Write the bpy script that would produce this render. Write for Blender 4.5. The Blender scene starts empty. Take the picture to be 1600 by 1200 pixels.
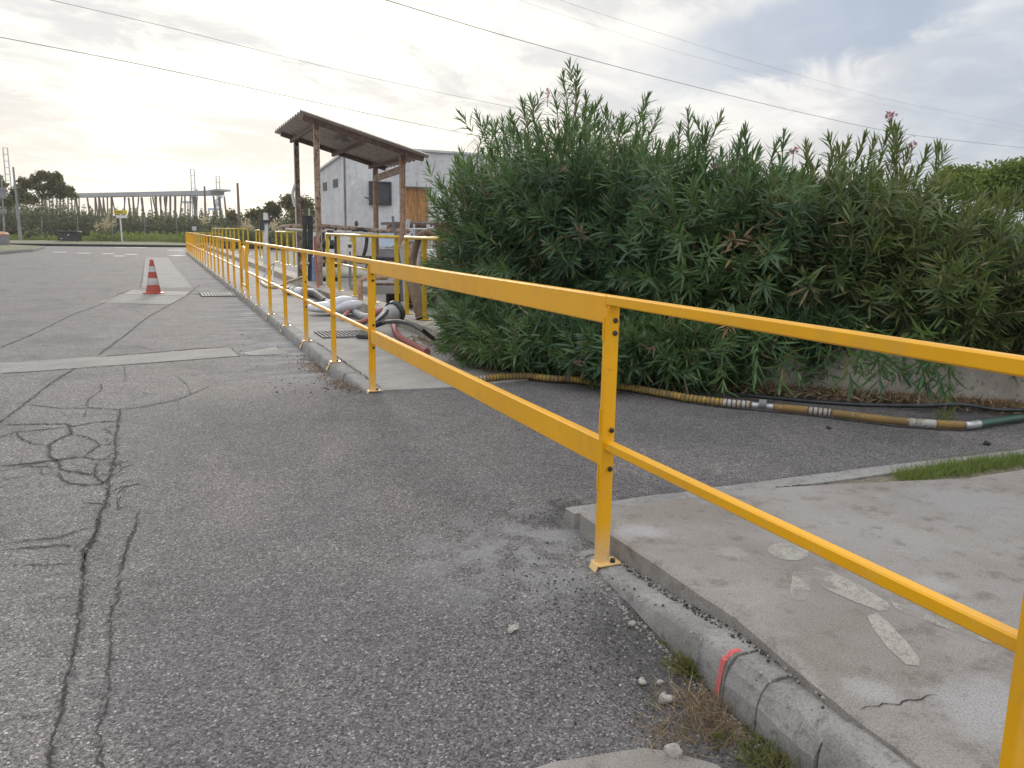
import bpy, math, random
import numpy as np
from math import sin, cos, pi, radians
from mathutils import Vector, Matrix, Quaternion
random.seed(7); RN = np.random.default_rng(7)
S = bpy.context.scene; C = S.collection

# ------------------------------------------------------------------ camera
F_PX, PITCH, ROLL, YAW, CAMX, CAMH = 1267.5, 0.1830, 0.0185, 0.4119, -1.6224, 1.3296
_fw = Vector((sin(YAW)*cos(PITCH), cos(YAW)*cos(PITCH), -sin(PITCH)))
_r0 = Vector((cos(YAW), -sin(YAW), 0)); _u0 = _r0.cross(_fw)
_r = _r0*cos(ROLL)+_u0*sin(ROLL); _u = -_r0*sin(ROLL)+_u0*cos(ROLL)
CAM = Vector((CAMX, 0, CAMH))
cd = bpy.data.cameras.new('camera'); cam = bpy.data.objects.new('camera', cd); C.objects.link(cam)
cd.sensor_width = 36; cd.lens = F_PX/1600*36; cd.clip_start = .05; cd.clip_end = 6000
m3 = Matrix((_r, _u, -_fw)).transposed(); cam.matrix_world = Matrix.Translation(CAM) @ m3.to_4x4()
S.camera = cam
# surveying helpers: photo direction -> world point on a known plane
def ray(x, y): return _fw+_r*((x-800)/F_PX)-_u*((y-600)/F_PX)
def at(x, y, z=0):
    d = ray(x, y); return CAM+d*((z-CAM.z)/d.z)
def atD(x, y, D): return CAM+ray(x, y)*D
def atX(x, y, X):
    d = ray(x, y); return CAM+d*((X-CAM.x)/d.x)
def atY(x, y, Y):
    d = ray(x, y); return CAM+d*((Y-CAM.y)/d.y)

# ------------------------------------------------------------------ exposure, sun, sky
S.view_settings.view_transform = 'Standard'; S.view_settings.look = 'None'
S.view_settings.exposure = 0.08; S.view_settings.gamma = 1
SUN_EL = radians(13.0)
_d = ray(440, 110); SUN_AZ = math.atan2(_d.x, _d.y)
SUNV = Vector((sin(SUN_AZ)*cos(SUN_EL), cos(SUN_AZ)*cos(SUN_EL), sin(SUN_EL)))
sl = bpy.data.lights.new('sun', 'SUN'); sl.energy = 1.5; sl.angle = radians(11); sl.color = (1, .93, .82)
sun = bpy.data.objects.new('sun', sl); C.objects.link(sun); sun.rotation_euler = SUNV.to_track_quat('Z', 'Y').to_euler()
W = bpy.data.worlds.new('World'); S.world = W; W.use_nodes = True

class NT:
    def __init__(s, nt): s.nt = nt; nt.nodes.clear()
    def n(s, t, **kw):
        nd = s.nt.nodes.new(t)
        for k, v in kw.items(): setattr(nd, k, v)
        return nd
    def link(s, a, b): s.nt.links.new(a, b)
    def put(s, sock, v):
        if isinstance(v, bpy.types.NodeSocket): s.link(v, sock)
        elif isinstance(v, (tuple, list)) and len(v) == 3 and sock.type == 'RGBA': sock.default_value = (*v, 1)
        else: sock.default_value = v
    def math(s, op, a, b=None, c=None, clamp=False):
        nd = s.n('ShaderNodeMath', operation=op, use_clamp=clamp); s.put(nd.inputs[0], a)
        if b is not None: s.put(nd.inputs[1], b)
        if c is not None: s.put(nd.inputs[2], c)
        return nd.outputs[0]
    def vmath(s, op, a, b=None, out=0):
        nd = s.n('ShaderNodeVectorMath', operation=op); s.put(nd.inputs[0], a)
        if b is not None: s.put(nd.inputs[1], b)
        return nd.outputs[out]
    def mix(s, f, a, b, blend='MIX'):
        nd = s.n('ShaderNodeMix', data_type='RGBA', blend_type=blend)
        s.put(nd.inputs[0], f); s.put(nd.inputs[6], a); s.put(nd.inputs[7], b); return nd.outputs[2]
    def noise(s, vec, scale, detail=4, rough=.55, dist=0, out=0):
        nd = s.n('ShaderNodeTexNoise'); s.put(nd.inputs['Vector'], vec)
        nd.inputs['Scale'].default_value = scale; nd.inputs['Detail'].default_value = detail
        nd.inputs['Roughness'].default_value = rough; nd.inputs['Distortion'].default_value = dist; return nd.outputs[out]
    def vor(s, vec, scale, feature='F1', rnd=1):
        nd = s.n('ShaderNodeTexVoronoi', feature=feature); s.put(nd.inputs['Vector'], vec)
        nd.inputs['Scale'].default_value = scale; nd.inputs['Randomness'].default_value = rnd; return nd
    def ss(s, v, lo, hi, a=0., b=1.):
        nd = s.n('ShaderNodeMapRange', interpolation_type='SMOOTHSTEP'); s.put(nd.inputs[0], v)
        nd.inputs[1].default_value = lo; nd.inputs[2].default_value = hi; nd.inputs[3].default_value = a; nd.inputs[4].default_value = b; return nd.outputs[0]
    def ramp(s, f, stops, interp='LINEAR'):
        nd = s.n('ShaderNodeValToRGB'); cr = nd.color_ramp; cr.interpolation = interp
        while len(cr.elements) < len(stops): cr.elements.new(.5)
        for e, (p, c) in zip(cr.elements, stops): e.position = p; e.color = (*c, 1) if len(c) == 3 else c
        s.put(nd.inputs[0], f); return nd.outputs[0]
    def sep(s, v):
        nd = s.n('ShaderNodeSeparateXYZ'); s.put(nd.inputs[0], v); return nd.outputs
    def comb(s, x, y, z=0.):
        nd = s.n('ShaderNodeCombineXYZ'); s.put(nd.inputs[0], x); s.put(nd.inputs[1], y); s.put(nd.inputs[2], z); return nd.outputs[0]

def build_sky():
    t = NT(W.node_tree)
    dirv = t.vmath('NORMALIZE', t.n('ShaderNodeTexCoord').outputs['Generated'])
    sx, sy, sz = t.sep(dirv)
    sky = t.n('ShaderNodeTexSky', sky_type='NISHITA', sun_disc=False, sun_elevation=SUN_EL, sun_rotation=SUN_AZ, dust_density=2.0, air_density=1.0)
    b1 = t.n('ShaderNodeBackground'); t.link(sky.outputs[0], b1.inputs[0]); b1.inputs[1].default_value = .085
    zz = t.math('ADD', t.math('MAXIMUM', sz, 0.), .16)
    px = t.math('DIVIDE', sx, zz); py = t.math('DIVIDE', sy, zz)
    # cloud deck laid out on a flat layer, streaks drawn out by the wind
    rx = t.math('ADD', t.math('MULTIPLY', px, .86), t.math('MULTIPLY', py, .5))
    ry = t.math('SUBTRACT', t.math('MULTIPLY', py, .86), t.math('MULTIPLY', px, .5))
    pv = t.comb(t.math('MULTIPLY', rx, .9), t.math('MULTIPLY', ry, 1.3))
    n1 = t.noise(pv, .9, 7, .58, .7)
    n2 = t.noise(t.vmath('ADD', pv, (7.3, 2.1, 0)), 2.3, 6, .6, .9)
    # the blue gap: a band of open sky, a direction range in the world
    A = ray(940, 150).normalized(); B = ray(1400, 12).normalized(); N = A.cross(B).normalized()
    dist = t.math('ADD', t.vmath('DOT_PRODUCT', dirv, tuple(N), out=1), t.math('MULTIPLY', t.math('SUBTRACT', n2, .5), .09))
    M = ((A+B)/2).normalized(); mid = t.vmath('DOT_PRODUCT', dirv, tuple(M), out=1)
    band = t.math('MULTIPLY', t.ss(t.math('ABSOLUTE', dist), .052, .018), t.ss(mid, .958, .985))
    A2 = ray(1600, 250).normalized(); m2 = t.vmath('DOT_PRODUCT', dirv, tuple(A2), out=1)
    band2 = t.math('MULTIPLY', t.ss(m2, .975, .9995), .8)
    band3 = t.math('MULTIPLY', t.ss(t.vmath('DOT_PRODUCT', dirv, tuple(ray(1080, 110).normalized()), out=1), .978, .9985), t.ss(n2, .40, .55))
    gap = t.math('MAXIMUM', t.math('MAXIMUM', band, band2), t.math('MULTIPLY', band3, .22))
    gap = t.math('MAXIMUM', gap, t.math('MULTIPLY', t.ss(n1, .44, .34), .3))
    sd = t.vmath('DOT_PRODUCT', dirv, tuple(SUNV), out=1)
    glow = t.math('POWER', t.math('MAXIMUM', sd, 0.), 26.)
    glow2 = t.math('POWER', t.math('MAXIMUM', sd, 0.), 5.)
    gap = t.math('MULTIPLY', gap, t.ss(sd, .97, .86))
    shade = t.ss(t.math('ADD', t.math('MULTIPLY', n1, .55), t.math('MULTIPLY', n2, .45)), .42, .60)
    ccol = t.mix(shade, (.58, .595, .63), (.88, .885, .895))
    warm = t.ss(sz, .20, .0)
    ccol = t.mix(t.math('MULTIPLY', warm, glow2), ccol, (.88, .77, .60))
    ccol = t.mix(t.math('MULTIPLY', glow2, t.math('ADD', .30, t.math('MULTIPLY', shade, .45))), ccol, (.93, .865, .74))
    g3 = t.math('MULTIPLY', glow, t.ss(t.math('ADD', t.math('MULTIPLY', n1, .4), t.math('MULTIPLY', n2, .6)), .44, .60, 0., 1.0))
    ccol = t.mix(t.math('MINIMUM', g3, 1.), ccol, (1.22, 1.15, .99))
    # overhead and behind the viewer the deck is brighter
    up = t.ss(sz, .40, .85, 1.14, 1.85)
    bk = t.ss(sy, .2, -.7, 1.0, 1.2)
    b2 = t.n('ShaderNodeBackground'); t.link(ccol, b2.inputs[0]); t.link(t.math('MULTIPLY', up, bk), b2.inputs[1])
    b3 = t.n('ShaderNodeBackground'); b3.inputs[0].default_value = (.38, .49, .68, 1); b3.inputs[1].default_value = .9
    bs = t.n('ShaderNodeMixShader'); bs.inputs[0].default_value = .2; t.link(b3.outputs[0], bs.inputs[1]); t.link(b1.outputs[0], bs.inputs[2])
    ms = t.n('ShaderNodeMixShader'); t.link(t.math('MULTIPLY', gap, .80), ms.inputs[0])
    t.link(b2.outputs[0], ms.inputs[1]); t.link(bs.outputs[0], ms.inputs[2])
    t.link(ms.outputs[0], t.n('ShaderNodeOutputWorld').inputs[0])
build_sky()

# ------------------------------------------------------------------ materials
MATS = {}
def mat(name):
    m = bpy.data.materials.new(name); m.use_nodes = True; t = NT(m.node_tree)
    p = t.n('ShaderNodeBsdfPrincipled'); o = t.n('ShaderNodeOutputMaterial'); t.link(p.outputs[0], o.inputs[0])
    MATS[name] = m; t.p = p; t.o = o; t.obj = t.n('ShaderNodeTexCoord').outputs['Object']; return m, t
def bump(t, h, strength=.4, dist=.005):
    b = t.n('ShaderNodeBump'); b.inputs['Strength'].default_value = strength; b.inputs['Distance'].default_value = dist
    t.put(b.inputs['Height'], h); t.link(b.outputs[0], t.p.inputs['Normal'])
def simple(name, a, b, scale=6, rough=.6, metal=0, bs=.2, bd=.002, detail=5, spots=None):
    m, t = mat(name)
    n = t.noise(t.obj, scale, detail, .6)
    col = t.mix(t.ss(n, .35, .65), a, b)
    if spots:
        sc, c2, lo, hi = spots; col = t.mix(t.ss(t.noise(t.obj, sc, 6, .65), lo, hi), col, c2)
    t.put(t.p.inputs['Base Color'], col); t.p.inputs['Roughness'].default_value = rough; t.p.inputs['Metallic'].default_value = metal
    if bs: bump(t, t.noise(t.obj, scale*6, 4, .6), bs, bd)
    return m

def asphalt(name, old, new, dusty=True):
    m, t = mat(name); o = t.obj; x, y, z = t.sep(o)
    v1 = t.vor(o, 145); v2 = t.vor(t.vmath('ADD', o, (3.1, 1.7, 0)), 230)
    r1 = t.sep(v1.outputs['Color'])[0]; r2 = t.sep(v2.outputs['Color'])[1]
    big = t.noise(o, .55, 5, .6); midn = t.noise(o, 5, 5, .65); fine = t.noise(o, 45, 4, .7)
    fresh = t.math('MULTIPLY', t.ss(t.math('ADD', y, t.math('MULTIPLY', midn, 1.2)), 8.4, 7.0), t.ss(t.math('ADD', x, t.math('MULTIPLY', midn, .5)), -2.0, -1.3))
    col = t.mix(fresh, old, new)
    col = t.mix(t.ss(big, .35, .68), col, t.mix(.5, col, (.21, .197, .19)))
    col = t.mix(t.math('MULTIPLY', t.ss(midn, .42, .66), .35), col, (.11, .105, .107))
    bg2 = t.noise(t.comb(x, t.math('MULTIPLY', y, .6)), 1.3, 4, .55, .6); col = t.mix(t.math('MULTIPLY', t.ss(bg2, .5, .7), .5), col, (.25, .228, .222)); col = t.mix(t.math('MULTIPLY', t.ss(bg2, .46, .32), .35), col, (.10, .10, .105))
    # stones and pits
    stone = t.ramp(r1, [(0, (.24, .24, .24)), (.35, (.68, .67, .67)), (.8, (1.05, 1.04, 1.02)), (.93, (1.3, 1.28, 1.24)), (1, (2.5, 2.42, 2.3))])
    st2 = t.ramp(r2, [(0, (.45, .45, .46)), (.6, (1., 1., 1.)), (1, (1.3, 1.28, 1.24))])
    col = t.mix(.92, col, stone, 'MULTIPLY'); col = t.mix(.8, col, st2, 'MULTIPLY')
    pit = t.ss(fine, .42, .33); col = t.mix(t.math('MULTIPLY', pit, .55), col, (.03, .03, .03))
    wob = t.vmath('ADD', o, t.vmath('MULTIPLY', t.noise(o, 9, 3, .6, out=1), (.10, .10, 0)))
    for (cx_, cy_, r_, sc_, w_) in ((-2.35, 5.75, 1.05, 3.6, .035), (-3.0, 3.6, .9, 2.6, .018), (-1.9, 7.4, .9, 2.4, .018)):
        ve = t.vor(wob, sc_, 'DISTANCE_TO_EDGE'); ed = t.math('MULTIPLY', ve.outputs['Distance'], 1.)
        msk = t.ss(t.math('ADD', t.vmath('DISTANCE', o, (cx_, cy_, -.11), out=1), t.math('MULTIPLY', midn, .5)), r_+.25, r_-.1)
        msk = t.math('MULTIPLY', msk, t.ss(x, -1.93, -2.0)) if cy_ < 6.5 else msk
        col = t.mix(t.math('MULTIPLY', t.math('MULTIPLY', t.ss(ed, w_, w_*.25), msk), t.ss(t.noise(o, 4, 3, .6), .40, .60, 0, .75)), col, (.05, .049, .048))
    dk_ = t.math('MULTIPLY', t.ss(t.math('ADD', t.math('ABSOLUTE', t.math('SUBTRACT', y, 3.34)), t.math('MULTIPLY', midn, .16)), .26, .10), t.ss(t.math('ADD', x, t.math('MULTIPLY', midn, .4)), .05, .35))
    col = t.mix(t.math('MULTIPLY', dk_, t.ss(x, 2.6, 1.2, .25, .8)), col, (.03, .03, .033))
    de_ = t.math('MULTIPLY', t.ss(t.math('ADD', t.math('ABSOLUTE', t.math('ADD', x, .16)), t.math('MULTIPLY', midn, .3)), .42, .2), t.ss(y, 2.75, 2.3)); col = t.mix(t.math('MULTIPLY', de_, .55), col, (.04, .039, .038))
    if dusty:   # pale cement dust trodden along the kerb
        mm = t.math('MULTIPLY', t.ss(t.math('ABSOLUTE', x), 1.3, .05), t.ss(y, 6.4, 8.6))
        st = t.noise(t.comb(t.math('MULTIPLY', x, .9), t.math('MULTIPLY', y, 3.2)), 1.6, 5, .65)
        col = t.mix(t.math('MULTIPLY', mm, t.ss(st, .40, .66, 0, .75)), col, (.33, .335, .35))
        m2 = t.math('MULTIPLY', t.ss(t.vmath('DISTANCE', o, (-.25, 3.0, 0), out=1), .75, .1), t.ss(midn, .40, .6))
        col = t.mix(t.math('MULTIPLY', m2, .6), col, (.30, .30, .31))
        m3_ = t.math('MULTIPLY', t.ss(t.vmath('DISTANCE', o, (.25, 3.4, 0), out=1), .6, .15), t.ss(midn, .5, .35))
        col = t.mix(t.math('MULTIPLY', m3_, .8), col, (.025, .026, .03))
    t.put(t.p.inputs['Base Color'], col); t.p.inputs['Roughness'].default_value = .82
    t.p.inputs['Specular IOR Level'].default_value = .35
    h = t.math('ADD', t.math('MULTIPLY', t.math('SUBTRACT', 1., v1.outputs['Distance']), .6), t.math('MULTIPLY', fine, .9))
    bump(t, h, .9, .006)
    return m
asphalt('asphalt', (.240, .230, .230), (.162, .157, .164))
def concrete(name, a, b, stain=(.2, .17, .14), sc=2.0, stn=.5, grain=.25, smears=()):
    m, t = mat(name); o = t.obj
    n = t.noise(o, sc, 6, .6); n2 = t.noise(o, sc*7, 6, .7); n3 = t.noise(o, 160, 3, .6)
    col = t.mix(t.ss(n, .35, .66), a, b)
    col = t.mix(t.math('MULTIPLY', t.ss(n2, .50, .70), stn), col, stain)
    col = t.mix(t.math('MULTIPLY', t.ss(t.noise(o, sc*2.3, 5, .7, 1.5), .56, .72), .45), col, tuple(min(1, c*1.35) for c in b))
    for (sx_, sy_, sr, c_) in smears:
        k_ = t.math('ADD', t.vmath('DISTANCE', o, (sx_, sy_, .088), out=1), t.math('MULTIPLY', t.math('SUBTRACT', n2, .5), sr*1.6)); col = t.mix(t.ss(k_, sr, sr*.2, 0, .8), col, c_)
    if name == 'plaster':
        x_, y_, z_ = t.sep(o); st = t.noise(t.comb(t.math('MULTIPLY', t.math('ADD', x_, y_), 1.6), 0., t.math('MULTIPLY', z_, .22)), 2.2, 5, .65); col = t.mix(t.ss(st, .52, .70, 0, .55), col, (.30, .31, .33))
        col = t.mix(t.ss(z_, 1.4, .2, 0, .5), col, (.40, .34, .28))
    g = t.ramp(n3, [(.3, (1-grain,)*3), (.5, (1, 1, 1)), (.7, (1+grain*.5,)*3)]); col = t.mix(1, col, g, 'MULTIPLY')
    spk = t.vor(o, 55); col = t.mix(t.math('MULTIPLY', t.math('LESS_THAN', spk.outputs['Distance'], .11), .6), col, (.07, .065, .06))
    t.put(t.p.inputs['Base Color'], col); t.p.inputs['Roughness'].default_value = .85
    bump(t, t.math('ADD', n2, t.math('MULTIPLY', n3, .4)), .45, .004); return m
concrete('concrete', (.25, .235, .22), (.33, .315, .30), (.16, .145, .13))
concrete('concrete_slab', (.215, .192, .172), (.285, .268, .252), (.13, .112, .095), 1.3, .7, .4, ((.20, 2.80, .14, (.36, .355, .36)), (.38, 1.32, .24, (.33, .325, .325)), (1.9, 2.55, .5, (.27, .265, .26)), (.95, 1.95, .10, (.33, .32, .31)), (.42, 2.45, .10, (.31, .30, .29)), (.15, 1.5, .1, (.34, .335, .33))))
concrete('concrete_kerb', (.205, .20, .19), (.285, .278, .268), (.10, .093, .085), 4, .75, .35)
concrete('concrete_strip', (.205, .196, .188), (.255, .245, .233), (.15, .145, .14), 3, .8)
concrete('concrete_wall', (.29, .26, .225), (.40, .365, .32), (.09, .085, .07), 2.2, .75)
concrete('plaster', (.50, .505, .52), (.62, .625, .64), (.28, .285, .29), .5, .6, .1)
concrete('stone', (.30, .28, .25), (.42, .40, .37), (.16, .14, .12), 20, .4)
simple('grit_dark', (.03, .029, .028), (.085, .08, .078), 90, .95, bs=0)
simple('dark_crack', (.018, .018, .018), (.05, .047, .044), 20, .95, bs=0)
m, t = mat('yellow_paint')
n = t.noise(t.obj, 1.7, 6, .65); n2 = t.noise(t.obj, 30, 5, .7)
col = t.mix(t.ss(n, .35, .7), (.82, .405, .001), (.74, .365, .004))
col = t.mix(t.ss(n2, .58, .70, 0, .3), col, (.62, .46, .20))
col = t.mix(t.ss(t.noise(t.obj, 9, 6, .75), .64, .70, 0, .5), col, (.26, .14, .03)); col = t.mix(t.math('MULTIPLY', t.ss(t.noise(t.obj, 3.1, 6, .7), .5, .66), .3), col, (.50, .30, .06))
z_ = t.sep(t.obj)[2]
col = t.mix(t.math('MULTIPLY', t.ss(z_, .20, .0), t.ss(n2, .35, .6, .25, .8)), col, (.66, .52, .30))   # dust splashed on the feet
t.put(t.p.inputs['Base Color'], col); t.put(t.p.inputs['Roughness'], t.ss(n2, .3, .7, .38, .6)); t.p.inputs['Specular IOR Level'].default_value = .25; t.p.inputs['Coat Weight'].default_value = .4; t.p.inputs['Coat Roughness'].default_value = .22; bump(t, n2, .10, .001)
simple('old_yellow', (.60, .40, .02), (.50, .34, .03), 5, .3, spots=(14, (.25, .13, .04), .60, .68))
simple('rust', (.30, .17, .105), (.40, .28, .20), 9, .8, spots=(22, (.42, .32, .26), .52, .62))
simple('rusty_steel', (.44, .37, .30), (.32, .22, .155), 6, .75, spots=(16, (.13, .05, .03), .5, .62))
simple('dark_rust', (.10, .06, .05), (.16, .11, .09), 9, .8)
simple('roof_sheet', (.38, .34, .31), (.46, .41, .38), 3, .7, spots=(9, (.13, .08, .06), .55, .68))
simple('black_plastic', (.012, .013, .016), (.03, .032, .036), 12, .45)
simple('dark_steel', (.03, .032, .036), (.06, .06, .065), 12, .5, .3)
simple('galvanized', (.42, .43, .44), (.55, .56, .57), 14, .45, .6)
simple('bag_grey', (.42, .43, .46), (.52, .53, .56), 12, .5, bs=.5, bd=.01)
simple('hose_yellow', (.40, .27, .04), (.30, .205, .05), 8, .7, spots=(11, (.17, .13, .075), .46, .6))
simple('hose_ochre', (.27, .17, .05), (.21, .14, .055), 8, .75, spots=(13, (.30, .28, .24), .58, .66))
simple('hose_valley', (.14, .09, .03), (.10, .07, .03), 8, .7)
simple('hose_white', (.42, .41, .39), (.30, .29, .27), 12, .6, spots=(15, (.22, .17, .10), .5, .64))
simple('hose_green', (.035, .085, .065), (.05, .11, .09), 8, .45)
simple('hose_red', (.30, .085, .07), (.25, .09, .075), 8, .6)
simple('hose_brown', (.17, .11, .06), (.11, .075, .045), 8, .6)
simple('hose_grey', (.38, .38, .38), (.28, .28, .29), 10, .5)
simple('hose_tan', (.46, .40, .28), (.36, .30, .2), 10, .5)
simple('cream_pipe', (.62, .60, .52), (.50, .46, .38), 10, .5)
simple('blue_paint', (.13, .24, .42), (.18, .30, .48), 3, .5)
simple('pale_blue', (.42, .52, .66), (.50, .58, .68), 3, .6)
simple('white_paint', (.66, .66, .66), (.55, .56, .57), 6, .55)
simple('crane_blue', (.10, .24, .42), (.13, .27, .44), .3, .7)
simple('crane_grey', (.20, .23, .27), (.25, .28, .31), .3, .7)
simple('steel_grey', (.16, .165, .17), (.22, .225, .235), 2, .6)
simple('deck_grey', (.27, .29, .33), (.32, .34, .38), .2, .6)
simple('pile_brown', (.15, .10, .085), (.20, .145, .12), .6, .8)
simple('cone_red', (.36, .06, .035), (.30, .055, .035), 9, .5, spots=(20, (.25, .06, .03), .6, .7))
simple('cone_white', (.46, .45, .44), (.36, .35, .34), 14, .4, spots=(25, (.28, .26, .25), .6, .7))
simple('glass_dark', (.03, .035, .045), (.05, .055, .07), 4, .55, bs=0)
simple('orange_plastic', (.45, .24, .14), (.38, .2, .12), 4, .5)
simple('cable', (.10, .10, .11), (.14, .14, .15), .4, .6, bs=0)
simple('soil', (.14, .115, .085), (.20, .17, .13), 9, .95, bs=.6, bd=.02, spots=(40, (.30, .28, .24), .58, .66))
simple('paint_red', (.62, .10, .10), (.55, .15, .14), 30, .7)
simple('bark', (.10, .08, .06), (.16, .13, .10), 10, .9, bs=.6, bd=.01)
simple('twig', (.16, .12, .075), (.25, .19, .11), 10, .9)
simple('sign_yellow', (.56, .47, .02), (.50, .42, .03), 4, .5)
m, t = mat('boards')
x, y, z = t.sep(t.obj); wv = t.noise(t.comb(t.math('MULTIPLY', x, 3.), y, t.math('MULTIPLY', z, .6)), 3, 6, .7)
t.put(t.p.inputs['Base Color'], t.mix(t.ss(wv, .35, .65), (.24, .115, .035), (.42, .22, .075))); t.p.inputs['Roughness'].default_value = .7
m, t = mat('ground_dirt')
n = t.noise(t.obj, .15, 6, .65); n2 = t.noise(t.obj, 3, 6, .7)
t.put(t.p.inputs['Base Color'], t.mix(t.ss(n2, .4, .62), t.mix(t.ss(n, .4, .6), (.13, .125, .07), (.10, .12, .05)), (.20, .18, .13)))
t.p.inputs['Roughness'].default_value = .95; bump(t, n2, .6, .05)
m, t = mat('crack_edge')
t.p.inputs['Base Color'].default_value = (.06, .058, .056, 1); t.p.inputs['Roughness'].default_value = .9
t.put(t.p.inputs['Alpha'], t.ss(t.noise(t.obj, 60, 4, .7), .48, .62, 0, .6))
m, t = mat('sprayed_red')
t.p.inputs['Base Color'].default_value = (.62, .11, .11, 1); t.p.inputs['Roughness'].default_value = .8
t.put(t.p.inputs['Alpha'], t.ss(t.noise(t.obj, 90, 5, .7), .36, .55, .25, .95))
m, t = mat('worn_paint')
n = t.noise(t.obj, 26, 6, .75); v = t.vor(t.obj, 120)
t.put(t.p.inputs['Base Color'], t.mix(t.ss(n, .4, .6), (.36, .335, .30), (.43, .41, .37))); t.p.inputs['Roughness'].default_value = .8
t.put(t.p.inputs['Alpha'], t.math('MULTIPLY', t.ss(t.noise(t.obj, 6, 5, .7), .60, .47, .32, .85), t.ss(v.outputs['Distance'], .20, .32)))
def leafmat(name, a, b, c, transl=.3, rough=.4, brown=None, spec=.5):
    m, t = mat(name); g = t.n('ShaderNodeNewGeometry'); ri = g.outputs['Random Per Island']
    col = t.ramp(ri, [(0, a), (.45, b), (.85, c), (1, tuple(x*1.25 for x in c))])
    if brown: col = t.mix(t.math('GREATER_THAN', t.math('FRACT', t.math('MULTIPLY', ri, 17.3)), 1-brown[0]), col, brown[1])
    pn = t.noise(t.obj, .8, 3, .5); col = t.mix(t.ss(pn, .35, .65), col, t.mix(.45, col, (c[0]*1.25, c[1]*1.1, c[2]*.8)))
    t.put(t.p.inputs['Base Color'], col); t.p.inputs['Roughness'].default_value = rough; t.p.inputs['Specular IOR Level'].default_value = spec
    tr = t.n('ShaderNodeBsdfTranslucent'); t.put(tr.inputs[0], t.mix(.5, col, (c[0]*2.2, c[1]*2.0, c[2]*.8)))
    mx = t.n('ShaderNodeMixShader'); mx.inputs[0].default_value = transl
    t.link(t.p.outputs[0], mx.inputs[1]); t.link(tr.outputs[0], mx.inputs[2]); t.link(mx.outputs[0], t.o.inputs[0]); return m
leafmat('oleander_leaf', (.042, .088, .055), (.058, .122, .066), (.10, .18, .07), .30, .42, (.025, (.26, .19, .10)), spec=.5)
leafmat('oleander_olive', (.044, .074, .042), (.064, .106, .050), (.11, .158, .058), .32, .45, (.05, (.26, .19, .09)), spec=.45)
leafmat('dead_leaf', (.11, .08, .055), (.17, .125, .085), (.27, .21, .14), .1, .8, spec=.2)
leafmat('scrub_leaf', (.065, .085, .05), (.09, .115, .065), (.14, .16, .095), .2, .6, spec=.2)
leafmat('dark_scrub', (.05, .055, .042), (.068, .075, .052), (.095, .105, .07), .15, .7, spec=.2)
leafmat('tree_leaf', (.05, .06, .025), (.075, .085, .035), (.12, .12, .05), .3, .6, spec=.2)
leafmat('pine_leaf', (.05, .09, .018), (.08, .135, .025), (.14, .20, .04), .2, .6, spec=.2)
leafmat('grass_leaf', (.07, .12, .035), (.11, .175, .05), (.18, .24, .08), .3, .6, (.05, (.32, .26, .14)), spec=.2)
leafmat('weed_leaf', (.06, .085, .035), (.09, .125, .045), (.15, .17, .07), .25, .7, (.3, (.2, .15, .08)), spec=.2)
leafmat('dry_grass', (.12, .09, .06), (.20, .15, .10), (.34, .28, .19), .1, .8, spec=.2)
leafmat('plume', (.30, .27, .22), (.38, .35, .30), (.46, .42, .37), .3, .8, spec=.1)
simple('flower_pink', (.62, .34, .42), (.70, .46, .52), 60, .6, bs=0)

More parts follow.
